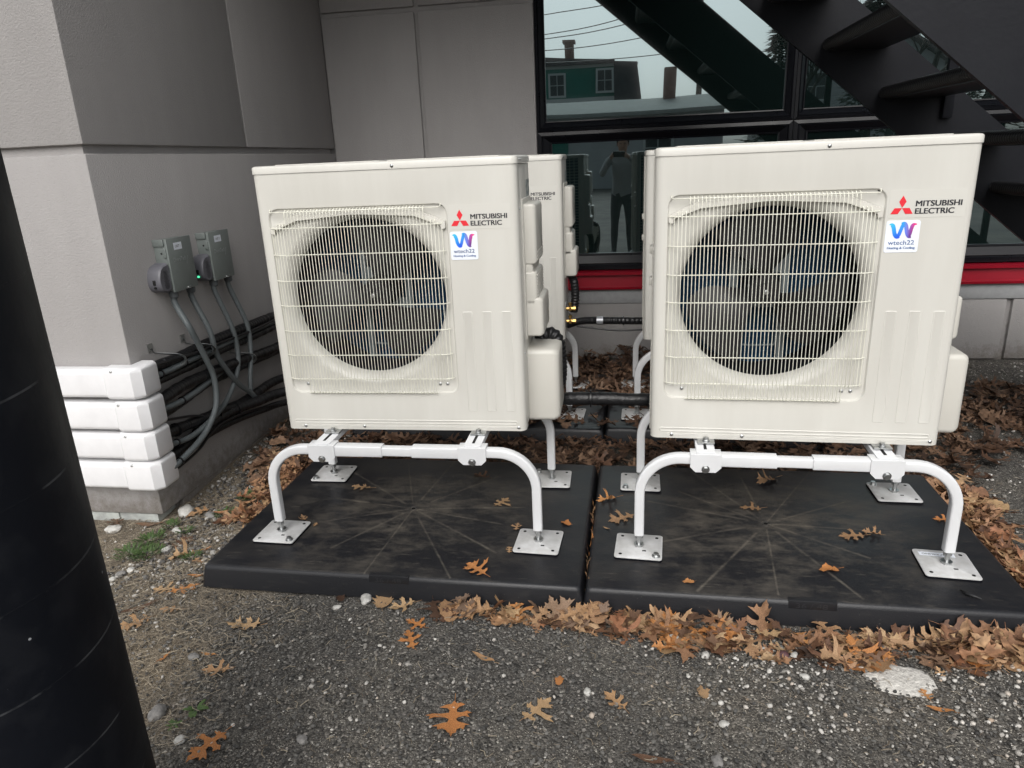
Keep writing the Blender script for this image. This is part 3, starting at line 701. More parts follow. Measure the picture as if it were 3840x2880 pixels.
# ------------------------------------------------------------------ equipment pads
def make_pad_mat():
    m = bpy.data.materials.new('black_plastic_pad'); m.use_nodes = True; nt = m.node_tree; N = nt.nodes; Lk = nt.links.new; p = N['Principled BSDF']
    tc = N.new('ShaderNodeTexCoord'); sp = N.new('ShaderNodeSeparateXYZ')
    di = N.new('ShaderNodeTexNoise'); di.inputs['Scale'].default_value = 3; Lk(tc.outputs['Object'], di.inputs['Vector'])
    Lk(tc.outputs['Object'], sp.inputs[0])
    def mth(op, a, b_=None, c=None):
        n = N.new('ShaderNodeMath'); n.operation = op
        for i, q in enumerate((a, b_, c)):
            if q is None: continue
            if isinstance(q, (int, float)): n.inputs[i].default_value = q
            else: Lk(q, n.inputs[i])
        return n.outputs[0]
    x = mth('SUBTRACT', sp.outputs[0], .585); y = mth('SUBTRACT', sp.outputs[1], .44)
    oi = N.new('ShaderNodeObjectInfo'); an = mth('MULTIPLY', oi.outputs['Random'], 6.283); ca, sa = mth('COSINE', an), mth('SINE', an)
    x, y = mth('SUBTRACT', mth('MULTIPLY', x, ca), mth('MULTIPLY', y, sa)), mth('ADD', mth('MULTIPLY', x, sa), mth('MULTIPLY', y, ca))
    tot = None; rr = mth('SQRT', mth('ADD', mth('MULTIPLY', x, x), mth('MULTIPLY', y, y)))
    rg = random.Random(5)
    for (a, ln) in ((-112, .42), (-70, .40), (-35, .50), (-8, .42), (22, .46), (52, .34), (84, .36), (118, .36), (148, .5), (182, .5), (205, .46), (228, .36)):
        c_, s_ = math.cos(R(a)), math.sin(R(a))
        dd = mth('ABSOLUTE', mth('SUBTRACT', mth('MULTIPLY', x, s_), mth('MULTIPLY', y, c_)))
        al = mth('ADD', mth('MULTIPLY', x, c_), mth('MULTIPLY', y, s_))
        w1 = mth('MAXIMUM', mth('SUBTRACT', 1, mth('DIVIDE', dd, .0045+.003*rg.random())), 0); w2 = mth('GREATER_THAN', al, .0+.08*rg.random()); w3 = mth('LESS_THAN', al, ln)
        t = mth('MULTIPLY', mth('MULTIPLY', w1, w2), w3); tot = t if tot is None else mth('ADD', tot, t)
    nz = N.new('ShaderNodeTexNoise'); nz.inputs['Scale'].default_value = 16; nz.inputs['Detail'].default_value = 12; nz.inputs['Roughness'].default_value = .8; Lk(tc.outputs['Object'], nz.inputs['Vector'])
    br = N.new('ShaderNodeMapRange'); br.inputs['From Min'].default_value = .36; br.inputs['From Max'].default_value = .66; Lk(nz.outputs[0], br.inputs[0])
    lines = mth('MULTIPLY', mth('MULTIPLY', tot, br.outputs[0]), .6)
    # dust clouds, thickest round the middle
    n2 = N.new('ShaderNodeTexNoise'); n2.inputs['Scale'].default_value = 6; n2.inputs['Detail'].default_value = 12; n2.inputs['Roughness'].default_value = .74; n2.inputs['Distortion'].default_value = .15
    mp = N.new('ShaderNodeMapping'); mp.inputs['Scale'].default_value = (1, 1.9, 1); Lk(tc.outputs['Object'], mp.inputs[0]); Lk(mp.outputs[0], n2.inputs['Vector'])
    d = N.new('ShaderNodeMapRange'); d.inputs['From Min'].default_value = .44; d.inputs['From Max'].default_value = .72; Lk(n2.outputs[0], d.inputs[0])
    fo = N.new('ShaderNodeMapRange'); fo.inputs['From Min'].default_value = .62; fo.inputs['From Max'].default_value = .12; fo.inputs['To Min'].default_value = .12; Lk(rr, fo.inputs[0])
    dust = mth('MULTIPLY', d.outputs[0], fo.outputs[0])
    # fine scuffs
    n3 = N.new('ShaderNodeTexNoise'); n3.inputs['Scale'].default_value = 1; n3.inputs['Detail'].default_value = 6; m3 = N.new('ShaderNodeMapping'); m3.inputs['Scale'].default_value = (14, 90, 40); m3.inputs['Rotation'].default_value = (0, 0, .3); Lk(tc.outputs['Object'], m3.inputs[0]); Lk(m3.outputs[0], n3.inputs['Vector'])
    sc = N.new('ShaderNodeMapRange'); sc.inputs['From Min'].default_value = .6; sc.inputs['From Max'].default_value = .75; sc.inputs['To Max'].default_value = .22; Lk(n3.outputs[0], sc.inputs[0])
    v = N.new('ShaderNodeTexVoronoi'); v.inputs['Scale'].default_value = 90; Lk(tc.outputs['Object'], v.inputs['Vector'])
    spk = mth('MULTIPLY', mth('LESS_THAN', v.outputs['Distance'], .09), .35)
    vc = N.new('ShaderNodeSeparateColor'); Lk(v.outputs['Color'], vc.inputs[0]); spk = mth('MULTIPLY', spk, mth('GREATER_THAN', vc.outputs[0], .6))
    top = mth('GREATER_THAN', sp.outputs[2], .0735)
    f = mth('MINIMUM', mth('ADD', mth('MULTIPLY', top, mth('ADD', mth('MULTIPLY', dust, .72), lines)), mth('ADD', mth('MULTIPLY', sc.outputs[0], mth('MULTIPLY_ADD', top, .7, .3)), spk)), 1)
    mx = N.new('ShaderNodeMix'); mx.data_type = 'RGBA'; Lk(f, mx.inputs[0]); mx.inputs[6].default_value = (.0105, .0110, .0135, 1); mx.inputs[7].default_value = (.19, .168, .135, 1); p.inputs['Specular IOR Level'].default_value = .45
    Lk(mx.outputs[2], p.inputs['Base Color'])
    ro_ = mth('MULTIPLY_ADD', f, .4, .40); Lk(ro_, p.inputs['Roughness'])
    bn = N.new('ShaderNodeTexNoise'); bn.inputs['Scale'].default_value = 260; Lk(tc.outputs['Object'], bn.inputs['Vector'])
    b = N.new('ShaderNodeBump'); b.inputs['Strength'].default_value = .4; b.inputs['Distance'].default_value = .0012; Lk(bn.outputs[0], b.inputs['Height']); Lk(b.outputs[0], p.inputs['Normal'])
    return m
M_pad = make_pad_mat()
def make_pad():
    PW, PD, PH = 1.239, .888, .076; root = empty('equipment_pad')
    b = MB(); rows = [(0, 0, 0), (.010, 0, .060), (.013, 0, .070), (.018, 0, .0745), (.026, 0, .076), (.30, 0, .0762)]
    def loop(e):
        A = []; n = 14
        P = rrect(e-.012, PW-e+.012, e-.012, PD-e+.012, .014, 4); return P
    m_ = len(loop(0)); vs = [(x, y, z) for (e, _, z) in rows for (x, y) in loop(e)]
    fs = [(i*m_+j, i*m_+(j+1) % m_, (i+1)*m_+(j+1) % m_, (i+1)*m_+j) for i in range(len(rows)-1) for j in range(m_)]+[tuple((len(rows)-1)*m_+j for j in range(m_))]
    b.add(vs, fs)
    b.build('slab', M_pad, root, 50)
    h = MB(); h.cyl((.585, .44, .0755), (.585, .44, .0772), .0065, 16); h.build('drain_hole', M_hole, root)
    ring = MB(); ring.tube([(.585+.014*math.cos(2*math.pi*i/24), .44+.014*math.sin(2*math.pi*i/24), .0755) for i in range(24)], .0022, 6, closed=True); ring.build('drain_rim', M_pad, root)
    t = MB(); t.box(.575, .705, -.0035, .016, .050, .0770, .0012); tb = t.build('size_tab', M_tab, root)
    t = MB(); text_mb(t, '36 / 48', .03, .085, .595, .054, -.0042, height=.016); t.build('size_lettering', M_tabtext, tb, 0)
    return root
M_tab = mat('tab_black', (.014, .0145, .017), .42, spec=.45); M_tabtext = mat('tab_letter', (.03, .031, .034), .3)
GP = 'black plastic equipment pads on the ground'
P1 = make_pad(); P1.location = (-1.180, -.622, 0); P1.rotation_euler = (0, 0, R(-1.09))
P2 = copy_tree(P1); P2.location = (-1.180+1.256*math.cos(R(1.09)), -.622-1.256*math.sin(R(1.09)), 0); P2.rotation_euler = (0, 0, R(-1.09))
P3 = copy_tree(P1); P3.location = (-1.147, .655, 0); P4 = copy_tree(P1); P4.location = (.108, .652, 0)
tag(P1, 'dusty black equipment pad at front left with pale radial scratches', 'pad', GP); tag(P2, 'dusty black equipment pad at front right, its edge banked with leaves', 'pad', GP)
tag(P3, 'black equipment pad at rear left, mostly buried in leaves', 'pad', GP); tag(P4, 'black equipment pad at rear right, mostly buried in leaves', 'pad', GP)

# ------------------------------------------------------------------ wall covers, disconnects, conduits, hoses
zc = [(.136, .258), (.262, .378), (.382, .503), (.511, .633)]
lab = ['lowest of the four stacked white line covers on the wing corner', 'second from bottom of the four white line covers on the wing corner', 'second from top of the four white line covers on the wing corner', 'topmost of the four white line covers on the wing corner']
for k, (z0, z1) in enumerate(zc):
    root = empty('line_cover', (WX, WY, z0)); tag(root, lab[k], 'pipe cover', 'white vinyl line covers wrapping the wing corner')
    r_ = .018; dx = [-.012, .0, .008, -.01][k]
    def prof(g): return rrect(-g, .075, z0-g, z1+g, r_, 4)
    b = MB(); A = rrect(0, .068, z0+.006, z1-.006, r_, 5); n = len(A)
    b.add([(x, WY-p[0], p[1]) for x in (-4.5, -1.69+dx) for p in A], [(j, (j+1) % n, n+(j+1) % n, n+j) for j in range(n)]); world_part(b, 'duct', M_vinyl, root, 50)
    b = MB(); A = rrect(-.001, .074, z0, z1, r_, 5)
    path = []
    c_ = .012
    xw = WX; secs = [((-1.690+dx), WY, (0, -1)), ((-1.685+dx), WY, (0, -1)), (WX-.004, WY, (0, -1))]
    vs = []; secN = 0
    # sections along the elbow: the front run, a chamfered corner, the side run
    S = [((-1.697+dx), 0), ((-1.690+dx), 1), (None, 'c0'), (None, 'c1'), (None, 's')]
    rowsv = []
    for q in A:
        p_, zz = q
        rowsv.append([(-1.700+dx, WY-p_*.93, zz), (-1.693+dx, WY-p_, zz), (WX+max(p_, 0)*.62, WY-p_, zz), (WX+p_, WY-max(p_, 0)*.62, zz), (WX+p_, WY+.042, zz), (WX+p_*.97, WY+.047, zz)])
    m_ = 6; vs = [v for row in rowsv for v in row]; nA = len(A)
    fs = [(j*m_+i, j*m_+i+1, ((j+1) % nA)*m_+i+1, ((j+1) % nA)*m_+i) for j in range(nA) for i in range(m_-1)]
    b.add(vs, fs); world_part(b, 'corner_elbow', M_vinyl, root, 35)
    b = MB(); x_, y_, z_ = WX-.030, WY-.0685, z1-.011; b.tube([(x_, y_, z_), (x_, y_-.006, z_+.001), (x_, y_-.0075, z_+.0012)], .004, 10, rfun=lambda L, i: (.0055, .005, .002)[i]); world_part(b, 'screw', M_zinc, root)
    b = MB(); A = rrect(.004, .066, z0+.008, z1-.008, r_*.6, 4); b.prism([(WX+a, c) for a, c in A], WY+.028, WY+.030); world_part(b, 'dark_opening', M_hole, root)

def make_box(num):
    """origin: front-left-bottom corner on the wall; local x runs along the wall (+y world), local y goes into the wall"""
    root = empty('disconnect_box')
    b = MB(); W, H, D = .156, .205, .060
    b.box(0, W, -D+.010, 0, 0, H-.004, .002); body = b.build('housing', M_pvcbox, root)
    b = MB(); b.box(-.003, W+.003, -D-.001, -D+.009, -.004, H, .002)
    cov = b.build('cover', M_pvcbox, root)
    b = MB(); b.box(-.006, .002, -D+.012, -.001, H-.028, H-.001, .002); b.build('hood_lip', M_pvcbox, root)
    for z in (.055, .150): h = MB(); h.box(-.007, .0, -D+.006, -D+.020, z-.017, z+.017, .002); h.build('hinge', M_pvcbox, root)
    b = MB(); b.cyl((.001, -.030, H-.056), (-.0006, -.030, H-.056), .004, 12); b.build('screw_hole', M_hole, root)
    b = MB(); b.add([(.038, -D-.0016, .158), (.092, -D-.0016, .158), (.092, -D-.0016, .186), (.038, -D-.0016, .186)], [(0, 1, 2, 3)]); lb = b.build('name_label', M_paper, root)
    b = MB(); text_mb(b, 'UNIT %d' % num, .012, .034, .048, .1665, -D-.0022, height=.0105); b.build('label_lettering', M_print, lb, 0)
    b = MB(); text_mb(b, 'DiversiTech', .02, .082, .022, .112, -D-.003, height=.018, bold=.0003)
    b.add([(.103, -D-.003, .096), (.106, -D-.003, .096), (.118, -D-.003, .128), (.115, -D-.003, .128)], [(0, 1, 2, 3)]); b.build('raised_lettering', M_emboss, cov, 0)
    b = MB(); b.tube(spline([(.085, -D-.001, .004), (.088, -D-.006, .0), (.105, -D-.006, .001), (.110, -D-.001, .004)], 4), .002, 6); b.build('hasp', M_zinc, root)
    # surge protector clipped on the left
    b = MB(); D2 = .054
    A = [(-.004, 0), (-.004, .100), (-.022, .103), (-.043, .099), (-.062, .084), (-.072, .060), (-.074, .032), (-.066, .012), (-.050, 0), (-.026, -.006)]
    A = [(p.x, p.z) for p in spline([(a[0], 0, a[1]) for a in A], 3)]
    n = len(A); c0 = (sum(a[0] for a in A)/n, sum(a[1] for a in A)/n)
    rows = [(1, 0), (1, -D2+.012), (.97, -D2+.004), (.9, -D2), (.75, -D2+.001)]
    b.add([(c0[0]+(a[0]-c0[0])*k, y, c0[1]+.006+(a[1]-c0[1])*k) for k, y in rows for a in A], [(i*n+j, i*n+(j+1) % n, (i+1)*n+(j+1) % n, (i+1)*n+j) for i in range(len(rows)-1) for j in range(n)]+[tuple((len(rows)-1)*n+j for j in range(n))])
    sg = b.build('surge_protector', M_surge, root, 50)
    b = MB(); rg = random.Random(1)
    for k in range(15): z = .018+k*.0048; ww = .034 if k in (3, 6, 9) else .020+.008*rg.random(); b.box(-.034-ww/2, -.034+ww/2, -D2-.0006, -D2+.0006, z, z+.0014)
    b.build('fine_print', M_print, sg)
    b = MB(); b.box(-.0765, -.072, -.034, -.022, .036, .056, .002); b.build('led_window', M_hole, sg)
    b = MB(); b.cyl((-.068, -.028, .026), (-.0765, -.028, .026), .0045, 10); b.build('indicator_light', M_led if num == 2 else M_hole, sg)
    for x in (.022, .142):
        f = MB(); f.cyl((x, -.034, -.002), (x, -.034, -.024), .019, 24, .018); f.cyl((x, -.034, -.024), (x, -.034, -.030), .018, 24, .015); f.build('conduit_fitting', M_fit, root)
    return root
M_emboss = mat('embossed_grey', (.30, .33, .32), .4)
M_led = bpy.data.materials.new('green_indicator'); M_led.use_nodes = True; pp = M_led.node_tree.nodes['Principled BSDF']; pp.inputs['Emission Color'].default_value = (.02, 1, .45, 1); pp.inputs['Emission Strength'].default_value = .8
for num, y0, z0 in ((1, .090, .857), (2, .384, .853)):
    bx = make_box(num); bx.location = (WX, y0, z0); bx.rotation_euler = (0, 0, R(90))
    tag(bx, 'grey disconnect box labelled UNIT %d on the wing wall, %s' % (num, 'nearer the corner' if num == 1 else 'with a green indicator light'), 'electrical box', 'disconnect boxes on the wing wall')
X6 = WX+.047
def pipe(name, pts, r, m, label, cat, group=None, rfun=None, n=10, per=10, ties=()):
    b = MB(); P = spline(pts, per); b.tube(P, r, n, rfun=rfun)
    o = b.build(name, m, None, 60); tag(o, label, cat, group)
    for t in ties:
        i = int(t*(len(P)-1)); p = P[i]; d = (P[min(i+1, len(P)-1)]-P[i-1]).normalized()
        c = MB(); c.tube([p-d*.0025, p+d*.0025], r*1.25+.002, 12); c.build('cable_tie', M_cable, o)
    return o
GC = 'grey flexible conduits below the disconnect boxes'
pipe('flexible_conduit', [(-1.6074, 0.112, 0.84), (-1.6074, 0.112, 0.7999999999999999), (-1.5614, 0.101, 0.715), (-1.5614, 0.148, 0.619), (-1.5614, 0.184, 0.539), (-1.5614, 0.209, 0.469), (-1.5614, 0.207, 0.387), (-1.5614, 0.179, 0.323), (-1.5614, 0.096, 0.262), (-1.5614, 0.012, 0.233), (-1.5714, -0.081, 0.208), (-1.5814, -0.16, 0.19)], .0125, M_conduit, 'grey flexible conduit from the left of the UNIT 1 box to the lowest cover', 'conduit', GC, ties=(.93,), n=16)
pipe('flexible_conduit', [(-1.6074, 0.232, 0.84), (-1.6074, 0.232, 0.7999999999999999), (-1.5694, 0.252, 0.66), (-1.5694, 0.272, 0.55), (-1.5694, 0.327, 0.46), (-1.5694, 0.404, 0.369), (-1.5694, 0.493, 0.295), (-1.5694, 0.555, 0.243), (-1.5413999999999999, 0.66, 0.235)], .0120, M_conduit, 'grey flexible conduit sweeping from the UNIT 1 box down to the black hoses', 'conduit', GC, n=16)
pipe('flexible_conduit', [(-1.6074, 0.406, 0.835), (-1.6074, 0.406, 0.7949999999999999), (-1.5814, 0.446, 0.63), (-1.5814, 0.462, 0.526), (-1.5814, 0.445, 0.444), (-1.5814, 0.387, 0.374), (-1.5814, 0.31, 0.323), (-1.5814, 0.233, 0.293), (-1.5814, 0.115, 0.272), (-1.5814, 0.009, 0.265), (-1.5864, -0.085, 0.277), (-1.5864, -0.16, 0.3)], .0115, M_conduit, 'grey flexible conduit from the left of the UNIT 2 box to the third cover', 'conduit', GC, ties=(.9,), n=16)
pipe('flexible_conduit', [(-1.6074, 0.526, 0.835), (-1.6074, 0.526, 0.7949999999999999), (-1.5814, 0.576, 0.62), (-1.5814, 0.58, 0.505), (-1.5814, 0.556, 0.423), (-1.5814, 0.53, 0.352), (-1.5814, 0.515, 0.29)], .0115, M_conduit, 'grey flexible conduit hanging from the right side of the UNIT 2 box', 'conduit', GC, n=16)
GI = 'line sets running along the wing wall'
wr = lambda r: (lambda L, i: r*(1+.10*mn.noise(Vector((L*38, 0, r*100)))+.05*mn.noise(Vector((L*120, 5, r*100)))))
rib = lambda r, p=.009: (lambda L, i: r*(1+.07*math.sin(L/p*2*math.pi)))
pipe('conduit_run', [(X6+.006, -.14, .57), (X6+.006, -.032, .565), (X6+.006, .1, .566), (X6, .3, .562), (X6, .565, .563), (X6, .9, .556), (X6+.01, 1.25, .55)], .0125, M_conduit, 'grey conduit leaving the topmost white cover along the wall', 'conduit', GI, ties=(.09, .3), n=14)
pipe('insulated_line', [(X6-.008, -.14, .600), (X6-.008, .05, .592), (X6-.008, .281, .596), (X6-.008, .568, .591), (X6-.008, .86, .583), (X6, 1.3, .57)], .021, M_ins, 'black ribbed insulated line above the topmost grey conduit', 'pipe', GI, rfun=rib(.021, .010), per=40, n=14)
pipe('insulated_line', [(X6-.008, -.14, .540), (X6-.008, .165, .536), (X6-.008, .371, .540), (X6-.008, .6, .532), (X6, .95, .53)], .017, M_ins, 'black ribbed insulated line below the topmost grey conduit', 'pipe', GI, rfun=rib(.017, .008), per=40, n=12)
pipe('cable', [(X6+.012, -.14, .612), (X6+.014, .02, .600), (X6+.018, .14, .588), (X6+.012, .3, .583), (X6+.018, .6, .572), (X6+.02, .9, .572)], .006, M_cable, 'thin black cable along the topmost insulated line', 'cable', GI)
pipe('conduit_run', [(X6+.01, -.14, .436), (X6+.008, -.016, .425), (X6+.008, .094, .428), (X6+.006, .215, .441), (X6, .346, .454), (X6-.006, .50, .452), (X6-.01, .7, .44)], .0125, M_conduit, 'grey conduit leaving the second white cover from the top', 'conduit', GI, ties=(.2,), n=14)
pipe('insulated_line', [(X6, -.14, .462), (X6, -.034, .474), (X6, .082, .478), (X6, .242, .470), (X6, .369, .462), (X6, .552, .448), (X6, .81, .425), (X6+.02, 1.2, .42)], .023, M_ins, 'black wrapped line rising from the second white cover from the top', 'pipe', GI, rfun=wr(.023), per=30, n=14)
pipe('insulated_line', [(X6-.012, -.14, .40), (X6-.012, .031, .411), (X6-.012, .227, .428), (X6-.012, .353, .424), (X6-.01, .565, .418), (X6, .9, .40)], .018, M_ins, 'black wrapped line under the second grey conduit', 'pipe', GI, rfun=wr(.018), per=30, n=12)
pipe('cable', [(X6, -.14, .39), (X6, -.021, .36), (X6, .079, .331), (X6-.01, .193, .283), (X6-.01, .30, .255)], .0055, M_cable, 'thin black cable arching between the second and third white covers', 'cable', GI)
pipe('insulated_line', [(X6-.018, -.14, .322), (X6-.018, -.01, .31), (X6-.018, .09, .298), (X6-.018, .2, .284), (X6-.012, .30, .276), (X6, .42, .262), (X6, .58, .262), (X6+.02, .827, .262), (X6+.3, 1.0, .30)], .022, M_ins, 'black wrapped line from the third white cover', 'pipe', GI, rfun=wr(.022), per=30, n=14, ties=(.1, .45))
pipe('insulated_line', [(X6-.018, -.14, .235), (X6-.018, -.055, .222), (X6-.018, .11, .236), (X6-.015, .24, .250), (X6+.005, .38, .252), (X6+.05, .511, .248), (X6+.10, .66, .242), (X6+.30, .80, .25), (X6+.8, .70, .33)], .024, M_ins, 'thick crinkled black line swinging from the lowest white cover towards the left heat pump', 'pipe', GI, rfun=wr(.024), per=30, n=14, ties=(.25, .5))
pipe('insulated_line', [(X6-.02, -.14, .190), (X6-.02, .03, .196), (X6-.02, .16, .208), (X6-.015, .28, .204), (X6+.0, .41, .196), (X6+.04, .56, .185), (X6+.10, .72, .17), (X6+.5, .86, .20)], .016, M_ins, 'thin ribbed black line lowest on the wing wall', 'pipe', GI, rfun=rib(.016, .009), per=60, n=12)
pipe('cable', [(X6+.0, -.14, .165), (X6+.004, .05, .185), (X6+.01, .2, .232), (X6+.03, .4, .225), (X6+.08, .6, .20), (X6+.3, .8, .24)], .0055, M_cable, 'thin black cable lying over the lowest black lines', 'cable', GI)
for k, (y, z) in enumerate(((.18, .60), (.50, .47), (-.03, .615))):
    b = MB(); x = WX
    b.tube(spline([(x+.004, y-.02, z+.045), (x+.006, y, z+.02), (X6+.035, y+.045, z-.0), (X6+.035, y+.06, z-.035), (x+.004, y+.05, z-.075)], 6), 1, square=(.012, .0015, .0004)); b.box(x+.0005, x+.004, y-.034, y-.006, z+.03, z+.062)
    o = b.build('pipe_strap', M_zinc, None, 50); tag(o, ('galvanised pipe strap over the topmost lines, under the UNIT 1 box', 'galvanised pipe strap over the second row of lines, under the UNIT 2 box', 'galvanised pipe strap beside the topmost white cover')[k], 'strap')
# pipes between and behind the units
pipe('insulated_line', [(-.34, .30, .40), (-.20, .17, .397), (-.05, .15, .397), (.10, .15, .398), (.28, .15, .395), (.42, .2, .395), (.6, .36, .38)], .026, M_ins, 'thick black taped line bridging the two front heat pumps at knee height', 'pipe', None, rfun=wr(.0255), per=24, n=16, ties=(.46, .70))
pipe('insulated_line', [(-.14, .01, .60), (-.12, .005, .66), (-.085, .0, .695), (-.055, .0, .675), (-.045, .0, .61), (-.048, .01, .53), (-.07, .03, .47), (-.10, .06, .43)], .026, M_ins, 'crinkled black elbow above the valve cover of the front left heat pump', 'pipe', None, rfun=lambda L, i: .026*(1+.10*math.sin(L*420)+.08*mn.noise(Vector((L*60, 1, 1)))), per=16, n=14)
pipe('insulated_line', [(-.10, 1.08, .475), (-.02, 1.10, .492), (.10, 1.10, .492), (.30, 1.10, .490), (.5, 1.16, .49)], .018, M_ins, 'ribbed black line joining the two rear heat pumps', 'pipe', None, rfun=rib(.0185, .007), per=70, n=14, ties=(.62,))
b = MB(); b.tube([(.052, 1.10, .492), (.085, 1.10, .492)], .0215, 16); o = b.build('tape_band', M_tape, bpy.data.objects['insulated_line.008'] if 'insulated_line.008' in bpy.data.objects else None); 
if o.parent is None: tag(o, 'silver tape band round the rear ribbed line', 'tape')
pipe('cable', [(-.05, 1.08, .468), (.05, 1.07, .458), (.15, 1.07, .448), (.25, 1.07, .449), (.4, 1.08, .455)], .0045, M_cable, 'thin black cable sagging below the rear ribbed line', 'cable')
pipe('insulated_line', [(-.093, 1.12, .74), (-.075, 1.11, .725), (-.060, 1.10, .69), (-.056, 1.10, .62), (-.060, 1.10, .575), (-.066, 1.10, .54)], .020, M_ins, 'black wrapped pipe dropping beside the rear left heat pump valves', 'pipe', None, rfun=lambda L, i: .021*(1+.09*math.sin(L*420)), per=16, n=12)
vv = empty('service_valves', (-.08, 1.06, .50)); tag(vv, 'brass service valves on the side of the rear left heat pump', 'valve')
for z in (0, .065):
    b = MB(); b.cyl((-.02, 0, z), (.015, 0, z), .009, 6); b.cyl((.015, 0, z), (.028, 0, z), .012, 6); b.cyl((0, 0, z-.012), (0, 0, z+.028), .007, 10); b.cyl((0, 0, z+.02), (0, 0, z+.032), .010, 6); b.cyl((0, -.02, z), (0, .01, z), .008, 6)
    b.build('valve', M_brass, vv)
b = MB(); b.box(-.028, -.018, -.03, .04, -.03, .10, .002); b.build('valve_bracket', M_zinc, vv)

# ------------------------------------------------------------------ black column
def make_col_mat():
    m = M_concrete; nt = m.node_tree; N = nt.nodes; Lk = nt.links.new; p = N['Principled BSDF']
    tc = N.new('ShaderNodeTexCoord'); sp = N.new('ShaderNodeSeparateXYZ'); Lk(tc.outputs['Object'], sp.inputs[0])
    def mth(op, a, b_=None, c=None):
        n = N.new('ShaderNodeMath'); n.operation = op
        for i, q in enumerate((a, b_, c)):
            if q is None: continue
            if isinstance(q, (int, float)): n.inputs[i].default_value = q
            else: Lk(q, n.inputs[i])
        return n.outputs[0]
    an = mth('ARCTAN2', sp.outputs[1], sp.outputs[0])
    h = mth('FRACT', mth('DIVIDE', mth('ADD', sp.outputs[2], mth('MULTIPLY', an, -.022)), .138))
    seam = mth('LESS_THAN', mth('ABSOLUTE', mth('SUBTRACT', h, .5)), .012)
    nz = N.new('ShaderNodeTexNoise'); nz.inputs['Scale'].default_value = 14; nz.inputs['Detail'].default_value = 6; Lk(tc.outputs['Object'], nz.inputs['Vector'])
    brk = N.new('ShaderNodeMapRange'); brk.inputs['From Min'].default_value = .48; brk.inputs['From Max'].default_value = .6; Lk(nz.outputs[0], brk.inputs[0])
    v = N.new('ShaderNodeTexVoronoi'); v.inputs['Scale'].default_value = 42; Lk(tc.outputs['Object'], v.inputs['Vector']); vc = N.new('ShaderNodeSeparateColor'); Lk(v.outputs['Color'], vc.inputs[0])
    dots = mth('MULTIPLY', mth('LESS_THAN', v.outputs['Distance'], .10), mth('GREATER_THAN', vc.outputs[0], .93))
    pit = mth('MULTIPLY', mth('LESS_THAN', v.outputs['Distance'], .16), mth('GREATER_THAN', vc.outputs[1], .8))
    f = mth('MINIMUM', mth('ADD', mth('MULTIPLY', mth('MULTIPLY', seam, brk.outputs[0]), .16), mth('ADD', mth('MULTIPLY', dots, .9), mth('MULTIPLY', brk.outputs[0], .012))), 1)
    mx = N.new('ShaderNodeMix'); mx.data_type = 'RGBA'; Lk(f, mx.inputs[0]); mx.inputs[6].default_value = (.0045, .0055, .0085, 1); mx.inputs[7].default_value = (.3, .31, .32, 1); Lk(mx.outputs[2], p.inputs['Base Color'])
    b = N.new('ShaderNodeBump'); b.inputs['Strength'].default_value = 1; b.inputs['Distance'].default_value = .003; Lk(mth('SUBTRACT', mth('MULTIPLY', seam, .5), mth('ADD', pit, mth('MULTIPLY', nz.outputs[0], .6))), b.inputs['Height']); Lk(b.outputs[0], p.inputs['Normal'])
make_col_mat()
b = MB(); r_ = .16
d_ = Vector((-.895, .958)).normalized(); P_ = Vector((CAM.x, CAM.y))+d_*1.22; C_ = P_+Vector((-d_.y, d_.x))*r_
b.tube([(0, 0, -.05), (0, 0, .5), (0, 0, 1.0), (0, 0, 1.5), (0, 0, 1.53), (0, 0, 1.54)], r_, 72, rfun=lambda L, i: (r_, r_, r_, r_, r_*.95, r_*.8)[i])
o = b.build('bollard', M_concrete, None, 60); o.location = (C_.x, C_.y, 0); tag(o, 'thick round black painted concrete post in the left foreground', 'bollard')

# ------------------------------------------------------------------ leaves
def make_leaf_mat(name, els, seed=0.):
    m = bpy.data.materials.new(name); m.use_nodes = True; nt = m.node_tree; N = nt.nodes; Lk = nt.links.new; p = N['Principled BSDF']
    ge = N.new('ShaderNodeNewGeometry'); oi = N.new('ShaderNodeObjectInfo')
    a = N.new('ShaderNodeMath'); a.operation = 'ADD'; Lk(ge.outputs['Random Per Island'], a.inputs[0]); Lk(oi.outputs['Random'], a.inputs[1])
    f = N.new('ShaderNodeMath'); f.operation = 'FRACT'; Lk(a.outputs[0], f.inputs[0])
    r = N.new('ShaderNodeValToRGB'); e = r.color_ramp.elements
    while len(e) < len(els): e.new(.5)
    for k, (pos, c) in enumerate(els): e[k].position = pos; e[k].color = (*c, 1)
    Lk(f.outputs[0], r.inputs[0])
    tc = N.new('ShaderNodeTexCoord'); n = N.new('ShaderNodeTexNoise'); n.inputs['Scale'].default_value = 55; n.inputs['Detail'].default_value = 5; Lk(tc.outputs['Object'], n.inputs['Vector'])
    mr = N.new('ShaderNodeMapRange'); mr.inputs['From Min'].default_value = .35; mr.inputs['From Max'].default_value = .65; mr.inputs['To Min'].default_value = .55; mr.inputs['To Max'].default_value = 1.15; Lk(n.outputs[0], mr.inputs[0])
    hs = N.new('ShaderNodeHueSaturation'); Lk(r.outputs[0], hs.inputs['Color']); Lk(mr.outputs[0], hs.inputs['Value']); Lk(hs.outputs[0], p.inputs['Base Color'])
    p.inputs['Roughness'].default_value = .62; p.inputs['Specular IOR Level'].default_value = .35
    b = N.new('ShaderNodeBump'); b.inputs['Strength'].default_value = .5; b.inputs['Distance'].default_value = .0015; Lk(n.outputs[0], b.inputs['Height']); Lk(b.outputs[0], p.inputs['Normal'])
    return m
